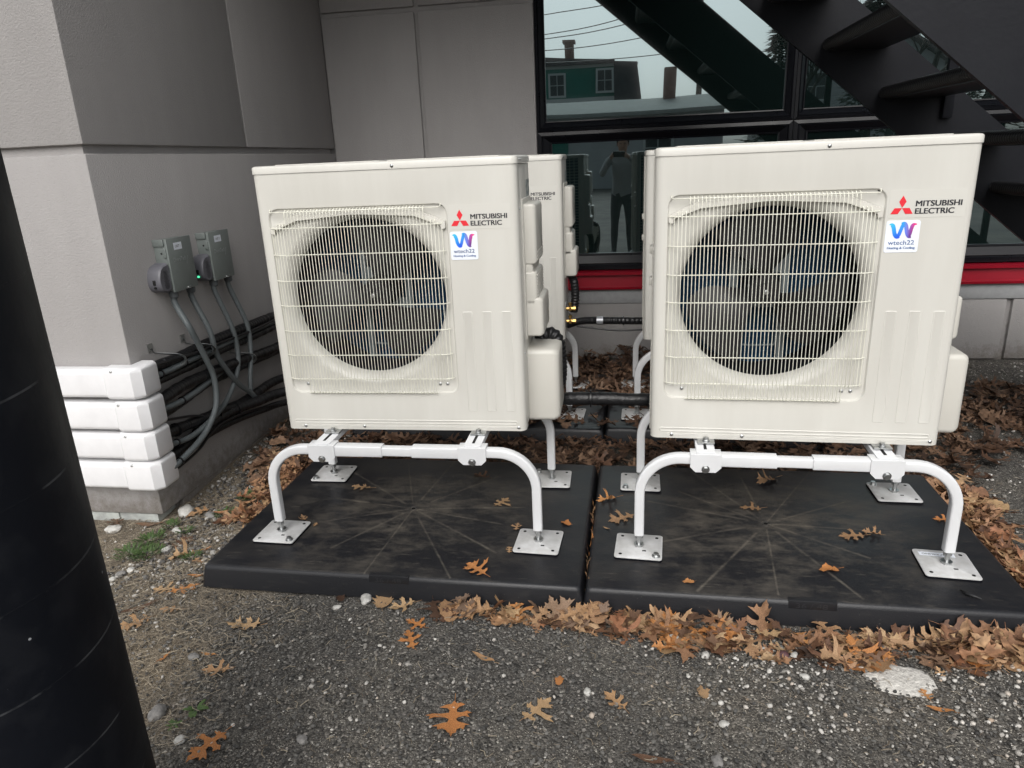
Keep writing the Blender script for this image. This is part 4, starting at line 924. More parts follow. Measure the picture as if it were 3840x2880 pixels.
M_leaf = make_leaf_mat('dry_oak_leaf', [(0, (.09, .045, .028)), (.18, (.20, .10, .055)), (.42, (.32, .18, .10)), (.65, (.44, .28, .15)), (.82, (.27, .11, .055)), (1, (.48, .33, .19))])
M_leafO = make_leaf_mat('orange_oak_leaf', [(0, (.42, .17, .055)), (.5, (.50, .24, .09)), (1, (.46, .19, .06))])
M_leafP = make_leaf_mat('pale_oak_leaf', [(0, (.40, .24, .12)), (.5, (.34, .20, .11)), (1, (.45, .30, .16))])
M_leafR = make_leaf_mat('wet_brown_leaf', [(0, (.035, .02, .013)), (.25, (.085, .045, .027)), (.6, (.15, .085, .052)), (.85, (.24, .15, .095)), (1, (.11, .055, .032))])
def leaf_outline(rg, kind):
    if kind == 'narrow':
        H = [(.015, 0), (.05, .12), (.09, .3), (.10, .5), (.08, .7), (.04, .88)]
    elif kind == 'broad':
        H = [(.02, 0), (.16, .03), (.26, .12), (.22, .2), (.34, .3), (.30, .4), (.40, .5), (.30, .58), (.34, .7), (.22, .74), (.20, .86), (.08, .9)]
    else:
        H = [(.015, 0), (.05, .07), (.15, .075), (.24, .14), (.19, .165), (.10, .175), (.065, .24), (.075, .30), (.20, .34), (.31, .325), (.45, .42), (.36, .43), (.37, .53), (.27, .46), (.13, .45), (.07, .50), (.075, .57), (.16, .63), (.29, .73), (.20, .725), (.20, .83), (.13, .765), (.08, .80), (.085, .88), (.03, .93)]
    wd = .85+.35*rg.random(); L = []; Rr = []
    lobeL = [rg.uniform(.65, 1.25) for _ in range(4)]; lobeR = [rg.uniform(.65, 1.25) for _ in range(4)]
    for (x, y) in H:
        q_ = 0 if y < .24 else 1 if y < .54 else 2 if y < .84 else 3
        if kind == 'oak': L.append((-x*wd*lobeL[q_]*(.9+.2*rg.random()), y+.02*(rg.random()-.5))); Rr.append((x*wd*lobeR[q_]*(.9+.2*rg.random()), y+.02*(rg.random()-.5))); continue
        L.append((-(x*wd*(.85+.3*rg.random())), y+.03*(rg.random()-.5))); Rr.append((x*wd*(.85+.3*rg.random()), y+.03*(rg.random()-.5)))
    return Rr+[(0.01*(rg.random()-.5), 1.0)]+L[::-1]
def leaf_mesh(rg, kind='oak', curl=1.0, size=1.0):
    out = leaf_outline(rg, kind); n = len(out)
    pts = [Vector(p) for p in out]+[Vector((0, .08+.84*i/7)) for i in range(8)]
    for y in (.36, .63): pts += [Vector((.17, y)), Vector((-.17, y))] if kind != 'narrow' else []
    edges = [(i, (i+1) % n) for i in range(n)]
    vs, es, fs, *_ = delaunay_2d_cdt(pts, edges, [list(range(n))], 2, 1e-5)
    a = curl*rg.uniform(-.5, 1.3); b_ = curl*rg.uniform(-.7, .9); c_ = curl*rg.uniform(-.9, .9); ph = rg.random()*9
    V = []
    for p in vs:
        x, y = p.x, p.y; r = x*x+(y-.5)**2
        z = a*x*x*1.3+b_*(y-.5)**2*.8+c_*x*(y-.5)*.9+.05*curl*math.sin(9*y+ph)*abs(x)*3+.05*curl*math.sin(14*abs(x)+ph)*(.4+y)
        z += .03*(abs(x) < .02)*-1
        V.append(((x)*size, (y-.5)*size, z*size))
    F = [tuple(f) for f in fs]
    # stem
    k = len(V); y0 = -.5*size; w_ = .008*size; ln = rg.uniform(.12, .3)*size; bx = rg.uniform(-.08, .08)*size; bz = rg.uniform(-.02, .08)*size
    V += [(-w_, y0+.02*size, 0), (w_, y0+.02*size, 0), (bx+w_, y0-ln, bz), (bx-w_, y0-ln, bz), (0, y0+.02*size, w_*1.4), (bx, y0-ln, bz+w_*1.4)]
    F += [(k, k+1, k+2, k+3), (k+1, k+4, k+5, k+2), (k+4, k, k+3, k+5)]
    zm = min(v[2] for v in V); V = [(x, y, z-zm) for x, y, z in V]
    return V, F
rgL = random.Random(21)
def leaf_data(name, V, F, m_):
    me = bpy.data.meshes.new(name); me.from_pydata(V, [], F); me.materials.append(m_); me.polygons.foreach_set('use_smooth', [True]*len(F)); me.update(); return me
VAR = [leaf_mesh(rgL, 'oak', .3+.055*i) for i in range(14)]+[leaf_mesh(rgL, 'broad', .8) for i in range(3)]+[leaf_mesh(rgL, 'narrow', .7) for i in range(2)]
FLAT = [leaf_mesh(rgL, 'oak', .22) for i in range(6)]
M_leafW = make_leaf_mat('weathered_oak_leaf', [(0, (.15, .10, .07)), (.5, (.24, .16, .11)), (1, (.30, .20, .13))])
VARD = {}
def leaf_obj(idx, m_, loc, rot, sc, label=None, group=None, flat=False):
    key = (idx, m_.name, flat)
    if key not in VARD: V, F = (FLAT if flat else VAR)[idx]; VARD[key] = leaf_data('fallen_leaf', V, F, m_)
    o = bpy.data.objects.new('fallen_leaf', VARD[key]); col.objects.link(o); o.location = loc; o.rotation_euler = rot; o.scale = (sc, sc, sc)
    tag(o, label, 'leaf', group); return o
PZ = .0765
def gz(x, y): return gh(x, y)+.006
lone = [  # x, y, z, size, rotation (deg), material, flat, variant, label
 (-.915, -1.017, 0, .095, 100, 'P', 0, 0, 'tan oak leaf on the asphalt right of the black post'),
 (-.795, -1.262, 0, .120, 150, 'O', 1, 1, 'orange oak leaf lowest at the left, pointing at the photographer'),
 (-.225, -1.123, 0, .130, 175, 'O', 1, 2, 'flat orange oak leaf with slim lobes, bottom centre of the asphalt'),
 (-.023, -1.062, 0, .110, -35, 'P', 1, 3, 'dull brown many lobed oak leaf on the bare asphalt, bottom centre'),
 (.163, -1.010, 0, .085, 60, 'P', 0, 4, 'small tan oak leaf on the asphalt in front of the pad gap'),
 (-.417, -.835, 0, .100, 20, 'O', 0, 5, 'bright orange leaf lying below another near the left pad front'),
 (-.423, -.765, 0, .085, 70, 'O', 1, 0, 'small orange leaf just above the bright orange one'),
 (-.378, -.705, 0, .120, 200, 'R', 0, 6, 'pinkish brown leaf standing on edge before the left pad'),
 (-.490, -.685, 0, .095, 110, 'P', 0, 7, 'curled tan leaf before the middle of the left pad front'),
 (-.555, -.662, 0, .085, 10, 'P', 0, 14, 'broad brown leaf against the left pad, right of the white stone'),
 (-.700, -.655, 0, .050, 40, 'R', 0, 15, 'tiny reddish leaf beside the white stone at the left pad'),
 (-1.306, -.827, 0, .115, 130, 'P', 0, 8, 'yellowish oak leaf hugging the black post'),
 (-1.345, -.733, 0, .130, -55, 'R', 0, 17, 'long dark brown rolled leaf right of the black post'),
 (-1.330, -.640, 0, .095, 80, 'P', 1, 4, 'yellow tan oak leaf on the dirt, left of its orange neighbour'),
 (-1.246, -.640, 0, .105, -60, 'O', 1, 5, 'orange oak leaf on the dirt left of the pad corner'),
 (-1.225, -.757, 0, .075, 95, 'P', 0, 9, 'small ragged tan leaf on the dirt below the pad corner'),
 (-.945, -.812, 0, .125, 100, 'P', 0, 10, 'long narrow lobed brown leaf on the asphalt before the left pad'),
 (-1.100, -.975, 0, .060, 0, 'O', 0, 17, 'small orange rolled leaf standing up on the dirt'),
 (-.975, -.952, 0, .055, 90, 'O', 0, 18, 'orange rolled leaf beside a round pebble'),
 (-1.400, -.427, 0, .110, 120, 'P', 0, 11, 'brown oak leaf on the gravel left of the near foot plate'),
 (-1.307, -.470, 0, .060, 60, 'P', 0, 1, 'small brown leaf touching the left edge of the pad'),
 (-1.460, -.322, 0, .100, -30, 'R', 0, 2, 'wet brown leaf between the weeds and the left pad'),
 (-1.334, -.385, 0, .065, -60, 'O', 0, 18, 'orange slim leaf by the left edge of the pad'),
 (-1.538, -.107, 0, .110, 130, 'P', 0, 3, 'oak leaf just off the foot of the wing corner'),
 (-1.690, -.200, 0, .130, 90, 'R', 0, 17, 'long brown leaf lying under the wing corner'),
 (-1.852, -.185, 0, .110, 40, 'R', 0, 4, 'reddish brown leaf leaning on the foam base'),
 (-1.255, -.562, 0, .070, 95, 'O', 0, 18, 'orange leaf fragment at the near left pad corner'),
 (.021, -.959, 0, .040, 0, 'O', 0, 15, 'tiny orange leaf scrap before the pad gap'),
 (-.193, -.898, 0, .085, 60, 'P', 0, 18, 'thin tan leaf with a long stalk on the asphalt'),
 (.250, -1.188, 0, .110, 95, 'R', 0, 17, 'dark curled leaf at the bottom edge of the picture'),
 (.385, -.956, 0, .055, 10, 'P', 0, 15, 'small tan leaf scrap among the white pebbles'),
 (.934, -.968, 0, .075, 80, 'O', 0, 17, 'slim orange leaf right of the white mortar patch'),
 (.921, -.919, 0, .045, 10, 'O', 0, 1, 'tiny orange leaf touching the white mortar patch'),
 (1.535, .100, 0, .120, 60, 'P', 0, 14, 'tan leaf alone on the gravel right of the rear foot plate'),
 (-.274, -.576, 1, .100, 70, 'O', 0, 2, 'orange leaf on the left pad near its front edge'),
 (-.013, -.266, 1, .050, 60, 'O', 0, 16, 'small leaf on the left pad beside the pad gap'),
 (-.180, -.300, 1, .060, 0, 'P', 0, 5, 'leaf on the left pad behind the right foot plate'),
 (-.185, -.455, 1, .040, 0, 'P', 0, 3, 'leaf scrap tucked under the right foot plate of the left pad'),
 (-.262, -.121, 1, .090, -40, 'P', 1, 3, 'flat brown oak leaf right of centre on the left pad'),
 (-.384, .098, 1, .095, 70, 'R', 0, 8, 'dark oak leaf at the back of the left pad'),
 (-.847, -.040, 1, .095, 80, 'P', 0, 9, 'brown leaf on the left pad in front of the rear left foot plate'),
 (-.975, -.295, 1, .060, 40, 'P', 0, 10, 'leaf behind the near left foot plate on the left pad'),
 (-.910, -.340, 1, .030, 0, 'P', 0, 1, 'leaf crumb right of the near left foot plate'),
 (.177, -.222, 1, .110, 120, 'P', 1, 2, 'oak leaf on the right pad between its two left foot plates'),
 (.125, -.080, 1, .095, 110, 'O', 0, 12, 'orange leaf at the left edge of the right pad'),
 (.129, -.290, 1, .035, 60, 'P', 0, 17, 'leaf crumb below the oak leaf on the right pad'),
 (.634, -.112, 1, .085, 80, 'P', 0, 6, 'brown leaf above the centre of the right pad'),
 (.731, .108, 1, .110, 110, 'P', 0, 11, 'long oak leaf at the back of the right pad'),
 (.300, .150, 1, .065, 110, 'R', 0, 5, 'leaf at the rear left foot plate of the right pad'),
 (.925, -.285, 1, .095, 80, 'P', 1, 1, 'oak leaf right of centre on the right pad'),
 (.995, -.262, 1, .070, 60, 'P', 0, 13, 'second oak leaf touching its neighbour right of centre on the right pad'),
 (.800, -.494, 1, .070, 100, 'O', 0, 16, 'folded orange leaf near the front of the right pad'),
 (.378, -.591, 1, .040, 90, 'O', 0, 15, 'small leaf scrap at the front left of the right pad'),
 (1.255, -.150, 1, .070, 70, 'O', 0, 8, 'leaf on the right pad near its right edge'),
]
MM = {'P': M_leafP, 'O': M_leafO, 'R': M_leafR}
for (x, y, onpad, s_, r_, mk, fl, vi, lb) in lone:
    z = PZ+.001 if onpad else gz(x, y)
    leaf_obj(vi % (6 if fl else 19), MM[mk], (x, y, z), (rgL.uniform(-.08, .08), rgL.uniform(-.08, .08), R(r_+rgL.uniform(-15, 15))), s_*.88, lb, None, bool(fl))
# heap banked against the pads: individual leaves
GB = 'leaves banked along the front edge of the pads'
LB = 'curled oak leaf in the brown heap banked against the front edge of the black pads'
def padfront(x): return -.622-.019*(x+1.18)-.022
def band_w(x):
    if x < -.38: return 0
    if x < -.05: return .04+.05*(x+.38)/.33
    if x < .3: return .10
    if x < 1.0: return .165
    return .13
cnt = 0; tries = 0
while cnt < 185 and tries < 5000:
    tries += 1; x = rgL.uniform(-.36, 1.30)
    if x < 0 and rgL.random() < .6: continue
    wd = band_w(x); t = rgL.random()**1.3; y = padfront(x)-.006-t*wd
    if mn.noise(Vector((x*7, 0, 8)))*.5+.5 < t*.75: continue
    h = max(0, .042*(1-t*1.4))*(.6+1.1*mn.noise(Vector((x*6, 3, 0)))) * (1 if x > -.1 else .4)
    tilt = rgL.uniform(.05, 1.1)*(1-t*.95); s_ = rgL.uniform(.065, .12)
    leaf_obj(rgL.choice(list(range(14))*2+[14, 15, 16, 17, 18]), rgL.choice([M_leaf, M_leaf, M_leaf, M_leafP, M_leafO, M_leafR, M_leafW]), (x, y-.012, gz(x, y)+rgL.random()*h), (tilt*rgL.choice((1, .5, .2)), rgL.uniform(-.28, .28), R(rgL.uniform(-180, 180))), s_, LB, GB); cnt += 1
# stuffed gap between the pads
LG = 'crumpled leaf wedged in the gap between the two front pads'
for k in range(22):
    y = -.60+.52*k/22+rgL.uniform(-.01, .01); x = .064-.0+(-.02)*(y+.62)*0+.008*(y+.6)+rgL.uniform(-.004, .004)
    leaf_obj(rgL.choice([17, 18, 3, 5]), rgL.choice([M_leafP, M_leaf, M_leafO]), (x+.010, y, .045+rgL.random()*.028), (R(90)+rgL.uniform(-.4, .4), rgL.uniform(-.3, .3), R(90)+rgL.uniform(-.35, .35)), rgL.uniform(.035, .06), LG, 'leaves wedged between the front pads')
# leaf litter: everything behind and beside the pads, one mass
def litter(name, spots, m_):
    V = []; F = []
    for (x, y, z, s_, rx, ry, rz, vi) in spots:
        v, f = VAR[vi]; Mx = Matrix.Translation((x, y, z)) @ Matrix.Rotation(rz, 4, 'Z') @ Matrix.Rotation(ry, 4, 'Y') @ Matrix.Rotation(rx, 4, 'X') @ Matrix.Scale(s_, 4)
        b_ = len(V); V += [tuple(Mx @ Vector(p)) for p in v]; F += [tuple(b_+i for i in q) for q in f]
    me = leaf_data(name, V, F, m_); o = bpy.data.objects.new(name, me); col.objects.link(o); return o
def in_poly(x, y, P):
    c = False; n = len(P)
    for i in range(n):
        x1, y1 = P[i]; x2, y2 = P[i-1]
        if (y1 > y) != (y2 > y) and x < (x2-x1)*(y-y1)/(y2-y1)+x1: c = not c
    return c
REAR = [(-1.42, .05), (-1.20, .02), (-1.17, .285), (1.30, .255), (1.36, .10), (1.36, -.15), (1.45, -.10), (1.60, .38), (1.92, .62), (2.35, 1.15), (2.55, 1.45), (2.05, 1.62), (1.2, 1.9), (1.2, 2.05), (-1.62, 2.05), (-1.62, .75)]
def litter_z(x, y):
    z = gz(x, y)
    if y > .65 and y < 1.54 and x < 1.35 and x > -1.15: z = max(z, PZ-.002)
    pile = .010+.016*(mn.noise(Vector((x*3, y*3, 1)))+.4)
    if y > 1.5: pile += .10*min(1, (y-1.5)/.5)*max(0, 1-abs(x-.35)/1.3)
    if .28 < y < .66: pile += .015
    if x > 1.3: pile += .005
    return z+max(0, pile)
spots = []; tries = 0
while len(spots) < 2500 and tries < 20000:
    tries += 1; x = rgL.uniform(-1.62, 2.6); y = rgL.uniform(-.2, 2.05)
    if not in_poly(x, y, REAR): continue
    if .66 < y < 1.0 and (.0 < x < .26) and rgL.random() < .75: continue
    if .66 < y < .80 and rgL.random() < .6: continue
    if x < -1.15 and rgL.random() < .35: continue
    if x > 1.35 and y < .35 and rgL.random() < .3: continue
    zt = litter_z(x, y); z0 = PZ if (.65 < y < 1.54 and -1.15 < x < 1.35) else gz(x, y)
    s_ = rgL.uniform(.075, .125)
    spots.append((x, y, z0+(zt-z0)*rgL.random()**.6, s_, rgL.uniform(-.38, .38), rgL.uniform(-.38, .38), rgL.uniform(0, 6.28), rgL.choice(list(range(14))*2+[14, 15, 16])))
o = litter('leaf_litter', spots, M_leafR); tag(o, 'deep brown wet oak leaf litter covering the ground behind the front pads', 'leaf litter', None, 'stuff')
spots = []
for k in range(330):   # strip down the right edge of the right pad and into the corner
    y = rgL.uniform(-.85, .25); x = 1.335+.02*(y)+abs(rgL.gauss(0, .065))+(.0 if y > -.55 else .0)
    if y < -.66: x = rgL.uniform(1.0, 1.42); y = -.70-abs(rgL.gauss(0, .06))
    spots.append((x+.03, y, gz(x, y)+rgL.random()*.035, rgL.uniform(.07, .12), rgL.uniform(-.6, .6), rgL.uniform(-.6, .6), rgL.uniform(0, 6.28), rgL.choice(range(19))))
for k in range(150):   # left edge of the left pad
    y = rgL.uniform(-.2, .42); x = -1.195-abs(rgL.gauss(0, .10)); spots.append((x, y, gz(x, y)+rgL.random()*.02, rgL.uniform(.07, .11), rgL.uniform(-.4, .4), rgL.uniform(-.4, .4), rgL.uniform(0, 6.28), rgL.choice(range(19))))
for k in range(150):   # broken bits in the front bank
    x = rgL.uniform(-.3, 1.3); y = padfront(x)-rgL.uniform(.01, .9*band_w(x)+.01); spots.append((x, y, gz(x, y), rgL.uniform(.03, .06), rgL.uniform(-.4, .4), rgL.uniform(-.4, .4), rgL.uniform(0, 6.28), rgL.choice(range(19))))
o = litter('leaf_scraps', spots, M_leaf); tag(o, 'loose tan leaf scraps scattered along the edges of the front pads', 'leaf litter', None, 'stuff')

# ------------------------------------------------------------------ gravel, pebbles, straw
def island_mat(name, els, rough=.85):
    m = bpy.data.materials.new(name); m.use_nodes = True; nt = m.node_tree; N = nt.nodes; Lk = nt.links.new; p = N['Principled BSDF']
    ge = N.new('ShaderNodeNewGeometry'); r = N.new('ShaderNodeValToRGB'); e = r.color_ramp.elements
    while len(e) < len(els): e.new(.5)
    for k, (pos, c) in enumerate(els): e[k].position = pos; e[k].color = (*c, 1)
    Lk(ge.outputs['Random Per Island'], r.inputs[0]); Lk(r.outputs[0], p.inputs['Base Color']); p.inputs['Roughness'].default_value = rough; return m
M_chip = island_mat('asphalt_chip', [(0, (.035, .034, .032)), (.4, (.085, .082, .077)), (.75, (.15, .145, .133)), (.95, (.22, .205, .185)), (1, (.28, .24, .20))])
M_peb = island_mat('white_pebble', [(0, (.20, .19, .17)), (.35, (.38, .36, .33)), (.85, (.58, .56, .52)), (1, (.36, .28, .21))])
M_straw = island_mat('dry_straw', [(0, (.09, .07, .05)), (.5, (.20, .165, .12)), (.85, (.36, .31, .23)), (1, (.13, .11, .09))])
ico = bmesh.new(); bmesh.ops.create_icosphere(ico, subdivisions=1, radius=1); ico.verts.index_update()
IV = np.array([v.co[:] for v in ico.verts]); IF = np.array([[v.index for v in f.verts] for f in ico.faces]); ico.free()
nr = np.random.default_rng(4)
def stones(name, P, S, m_, label, flat=.6, smooth=False, lift=.25):
    n = len(P); V = np.zeros((n, 12, 3))
    jit = 1+nr.uniform(-.28, .28, (n, 12, 1)); sc = np.stack([nr.uniform(.7, 1.2, n), nr.uniform(.7, 1.2, n), nr.uniform(.4, .8, n)*flat/.6], 1)
    V = IV[None]*jit*sc[:, None, :]*np.array(S)[:, None, None]
    an = nr.uniform(0, 6.28, n); tl = nr.uniform(-.5, .5, n)
    y = V[..., 1]*np.cos(tl)[:, None]-V[..., 2]*np.sin(tl)[:, None]; z = V[..., 1]*np.sin(tl)[:, None]+V[..., 2]*np.cos(tl)[:, None]; V[..., 1] = y; V[..., 2] = z
    x = V[..., 0]*np.cos(an)[:, None]-V[..., 1]*np.sin(an)[:, None]; y = V[..., 0]*np.sin(an)[:, None]+V[..., 1]*np.cos(an)[:, None]; V[..., 0] = x; V[..., 1] = y
    V += np.array(P)[:, None, :]; V[..., 2] += (np.array(S)*lift)[:, None]
    F = (IF[None]+np.arange(n)[:, None, None]*12).reshape(-1, 3)
    me = bpy.data.meshes.new(name); me.from_pydata(V.reshape(-1, 3).tolist(), [], F.tolist()); me.materials.append(m_)
    if smooth: me.polygons.foreach_set('use_smooth', [True]*len(F))
    me.update(); o = bpy.data.objects.new(name, me); col.objects.link(o); tag(o, label[0], label[1], None, 'stuff'); return o
def onpad(x, y):
    for (px, py) in ((-1.2, -.65), (.055, -.68)):
        if px < x < px+1.27 and py < y < py+.9: return True
    return False
def free(x, y): return not onpad(x, y) and not (x < WX and y > WY) and y < 2.0
def scatter(n, reg, smin, smax, dens=None):
    P = []; S = []; t = 0
    while len(P) < n and t < n*12:
        t += 1; x = rgL.uniform(reg[0], reg[1]); y = rgL.uniform(reg[2], reg[3])
        if not free(x, y): continue
        if dens and rgL.random() > dens(x, y): continue
        s_ = smin+(smax-smin)*rgL.random()**2.2; P.append((x, y, gh(x, y)+.004)); S.append(s_)
    return P, S
P, S = scatter(13000, (-1.6, 1.6, -1.5, -.62), .0022, .0062); stones('asphalt_chips', P, S, M_chip, ('dark crumbled asphalt chips over the foreground', 'gravel'))
def dW(x, y):
    d = .10+.36*max(0, mn.noise(Vector((x*4, y*4, 2))))
    for cx_, cy_, r_, a_ in ((.57, -.90, .11, 5.5), (1.10, -.92, .15, 4.5), (.63, -1.0, .10, 1.2), (-1.45, -.35, .25, 1.6), (-1.5, -.6, .2, 1.), (-.55, -.98, .2, .5), (1.25, -1.05, .2, 1.2)):
        d += a_*math.exp(-((x-cx_)**2+(y-cy_)**2)/(r_*r_))
    return min(1, d*.42)
P, S = scatter(2300, (-1.9, 1.6, -1.5, -.2), .0014, .0078, dW); stones('pebbles', P, S, M_peb, ('small white pebbles strewn over the asphalt', 'pebbles'), smooth=True)
P, S = scatter(3000, (-1.62, -1.16, -.62, .8), .002, .011); stones('rubble', P, S, island_mat('rubble_stone', [(0, (.03, .028, .026)), (.5, (.09, .085, .08)), (.8, (.2, .19, .17)), (1, (.45, .43, .4))]), ('mixed rubble between the wing wall and the left pad', 'gravel'))
P, S = scatter(5200, (1.36, 3.2, -.9, 2.0), .002, .0085, lambda x, y: .5 if not (y > 1.35 and x > 1.7) else 1.0); stones('side_gravel', P, S, island_mat('side_stone', [(0, (.05, .045, .04)), (.35, (.14, .13, .115)), (.6, (.30, .28, .25)), (1, (.60, .58, .55))]), ('pale gravel to the right of the right pad', 'gravel'))
def straws(name, n, reg, label, dens=None, mm=None, L=(.012, .05)):
    b = MB()
    for k in range(n):
        x = rgL.uniform(reg[0], reg[1]); y = rgL.uniform(reg[2], reg[3])
        if not free(x, y) or (dens and rgL.random() > dens(x, y)): continue
        a = rgL.uniform(0, 6.28); ln = rgL.uniform(*L); z = gh(x, y)+.006+rgL.random()*.004; w_ = rgL.uniform(.0005, .0013); bd = rgL.uniform(-.3, .3)*ln
        dx, dy = math.cos(a), math.sin(a); px, py = -dy, dx
        P = [(x-dx*ln/2, y-dy*ln/2, z), (x+px*bd, y+py*bd, z+.003), (x+dx*ln/2, y+dy*ln/2, z+.001)]
        b.add([(p[0]+s2*px*w_, p[1]+s2*py*w_, p[2]+h_) for p in P for (s2, h_) in ((-1, 0), (0, w_), (1, 0))], [(0, 1, 4, 3), (1, 2, 5, 4), (3, 4, 7, 6), (4, 5, 8, 7)])
    o = b.build(name, mm or M_straw, None, 0, fix=False); tag(o, label, 'debris', None, 'stuff')
straws('dry_straw', 6500, (-1.95, -.75, -1.3, .0), 'fine dry straw and twigs matted over the dirt at left', lambda x, y: max(.05, min(1, (-.75-x)/.35)))
straws('wood_debris', 750, (-1.0, 1.5, -1.5, -.66), 'small wood splinters scattered over the asphalt', L=(.008, .032))
straws('twigs', 260, (1.36, 3.0, -.8, 1.6), 'thin twigs on the gravel at right')
def stone(x, y, s, m_, label, fl=.55, seed=0, cat='stone'):
    bm = bmesh.new(); bmesh.ops.create_icosphere(bm, subdivisions=3, radius=1)
    for v in bm.verts:
        d = 1+.28*mn.noise(v.co*1.3+Vector((seed*7.1, 0, 0)))+.10*mn.noise(v.co*4+Vector((seed, 3, 0))); v.co = Vector((v.co.x*d*s, v.co.y*d*s*.75, v.co.z*d*s*fl))
    b = MB(); b.bm(bm, Matrix.Rotation(seed*1.7, 4, 'Z')); o = b.build('stone', m_, None, 60); o.location = (x, y, gh(x, y)+s*fl*.55); tag(o, label, cat)
for k, (x, y, s, m_, lb) in enumerate([
 (-.979, -1.177, .027, M_stoneG, 'rounded grey stone beside the black post'), (-1.015, -.963, .017, M_stoneG, 'round tan pebble next to an orange rolled leaf'),
 (-.613, -.660, .023, M_stoneW, 'white chunk of stone at the middle of the left pad front'), (-.695, -.700, .014, M_stoneW, 'angular pale stone left of the white chunk'),
 (-.577, -1.212, .016, M_stoneG, 'angular bluish grey stone at the bottom of the asphalt'), (-.871, -1.249, .015, M_stoneW, 'pale stone beside the lowest orange leaf'),
 (.327, -.752, .018, M_stoneW, 'white rough stone at the foot of the leaf heap'), (.406, -.822, .014, M_stoneW, 'round white stone below the leaf heap'),
 (.610, -.800, .017, M_stoneR, 'maroon stone in front of the leaf heap'), (.640, -.800, .013, M_stoneW, 'white stone right of the maroon one'),
 (.648, -.880, .013, M_stoneW, 'angular white stone in the pebble drift'), (.095, -.985, .013, M_stoneW, 'white oval pebble on the open asphalt'), (.423, -1.061, .012, M_stoneW, 'single white pebble low on the open asphalt'),
 (.393, -1.174, .017, M_stoneG, 'speckled tan stone at the bottom edge'), (-1.815, -.250, .030, M_stoneW, 'rough white stone under the foam base'), (-1.595, -.095, .040, M_stoneW, 'crumpled white lump at the foot of the wing corner'),
 (-1.569, -.535, .018, M_stoneG, 'tan cobble nearest the black post'), (-1.545, -.512, .018, M_stoneW, 'white cobble behind the tan one'), (-1.575, -.575, .016, M_stoneW, 'white cobble touching the black post'),
 (-1.473, -.116, .026, M_stoneG, 'grey stone between the wing corner and the pad'), (-1.50, -.371, .020, M_stoneW, 'white stone among the weeds'), (-1.545, -.237, .022, M_stoneW, 'pale broken stone behind the weeds'), (.888, -.740, .012, M_stoneG, 'small stone under the leaf heap'), (-1.40, .12, .022, M_stoneW, 'white stone by the left side of the pad'), (-1.43, .33, .024, M_stoneG, 'grey stone beside the leaf litter')]): stone(x, y, s, m_, lb, seed=k+1)
# mortar spill
b = MB(); n = 60; rows = []
for k, (sc_, z) in enumerate(((1, .0), (.97, .006), (.8, .010), (.4, .011))):
    rows.append([(.885+sc_*(.080+.022*mn.noise(Vector((math.cos(2*math.pi*i/n)*2, math.sin(2*math.pi*i/n)*2, 1)))+.012*mn.noise(Vector((math.cos(2*math.pi*i/n)*9, math.sin(2*math.pi*i/n)*9, 1))))*math.cos(2*math.pi*i/n), -.866+sc_*(.060+.018*mn.noise(Vector((math.cos(2*math.pi*i/n)*2, math.sin(2*math.pi*i/n)*2, 4)))+.008*mn.noise(Vector((math.cos(2*math.pi*i/n)*9, math.sin(2*math.pi*i/n)*9, 4))))*math.sin(2*math.pi*i/n), gh(.885, -.866)+z) for i in range(n)])
b.add([p for r_ in rows for p in r_], [(k*n+i, k*n+(i+1) % n, (k+1)*n+(i+1) % n, (k+1)*n+i) for k in range(3) for i in range(n)]+[tuple(3*n+i for i in range(n))])
o = b.build('mortar_patch', M_mortar, None, 60); tag(o, 'flat white mortar spill on the asphalt before the right pad', 'mortar')
# little black rubber scrap on the pad
b = MB(); b.tube(spline([(1.135, -.575, .082), (1.143, -.592, .083), (1.155, -.603, .084), (1.172, -.612, .081)], 4), .006, 8, rfun=lambda L, i: .006*(.4+.6*math.sin(min(3.0, L*62)))); o = b.build('rubber_scrap', M_cable, None); tag(o, 'black rubber scrap beside the near right foot plate', 'scrap')
# weeds
def weed(x, y, r, n, label, tall=.02, broad=False):
    b = MB(); rg = random.Random(int(x*1000))
    for k in range(n):
        a = rg.uniform(0, 6.28); d = rg.random()**.7*r*(0.2 if broad else 1); ln = rg.uniform(.5, 1)*(r if broad else tall*1.4); w_ = ln*(.16 if broad else .09)
        bx, by = x+d*math.cos(a), y+d*math.sin(a); z = gh(bx, by); a2 = a+rg.uniform(-.6, .6); dx, dy = math.cos(a2), math.sin(a2); px, py = -dy, dx
        P = [(0, 0, .3), (.4, .5 if not broad else .25, 1), (.8, .7 if not broad else .3, .9), (1, .65 if not broad else .22, .15)]
        b.add([(bx+dx*ln*t+px*s2*w_*w2, by+dy*ln*t+py*s2*w_*w2, z+.004+ln*h_) for (t, h_, w2) in P for s2 in (-1, 1)], [(0, 1, 3, 2), (2, 3, 5, 4), (4, 5, 7, 6)])
    o = b.build('weed', M_weed, None, 0, fix=False); tag(o, label, 'weed')
for a in ((-1.607, -.312, .045, 150, 'green weed tuft nearest the wing corner'), (-1.621, -.41, .05, 140, 'leafy green weed tuft beside the black post'), (-1.552, -.41, .045, 150, 'leafy green weed tuft in the middle of the dirt'), (-1.59, -.205, .02, 40, 'small weed under the wing corner'), (-1.504, -.247, .02, 40, 'small weed behind the pale broken stone'), (-1.417, -.106, .03, 60, 'mossy weed near the left side of the pad'), (-1.355, -.44, .025, 50, 'weed tuft by the left edge of the pad'), (-1.38, .02, .035, 90, 'mossy tuft beside the leaf litter at left')): weed(*a)
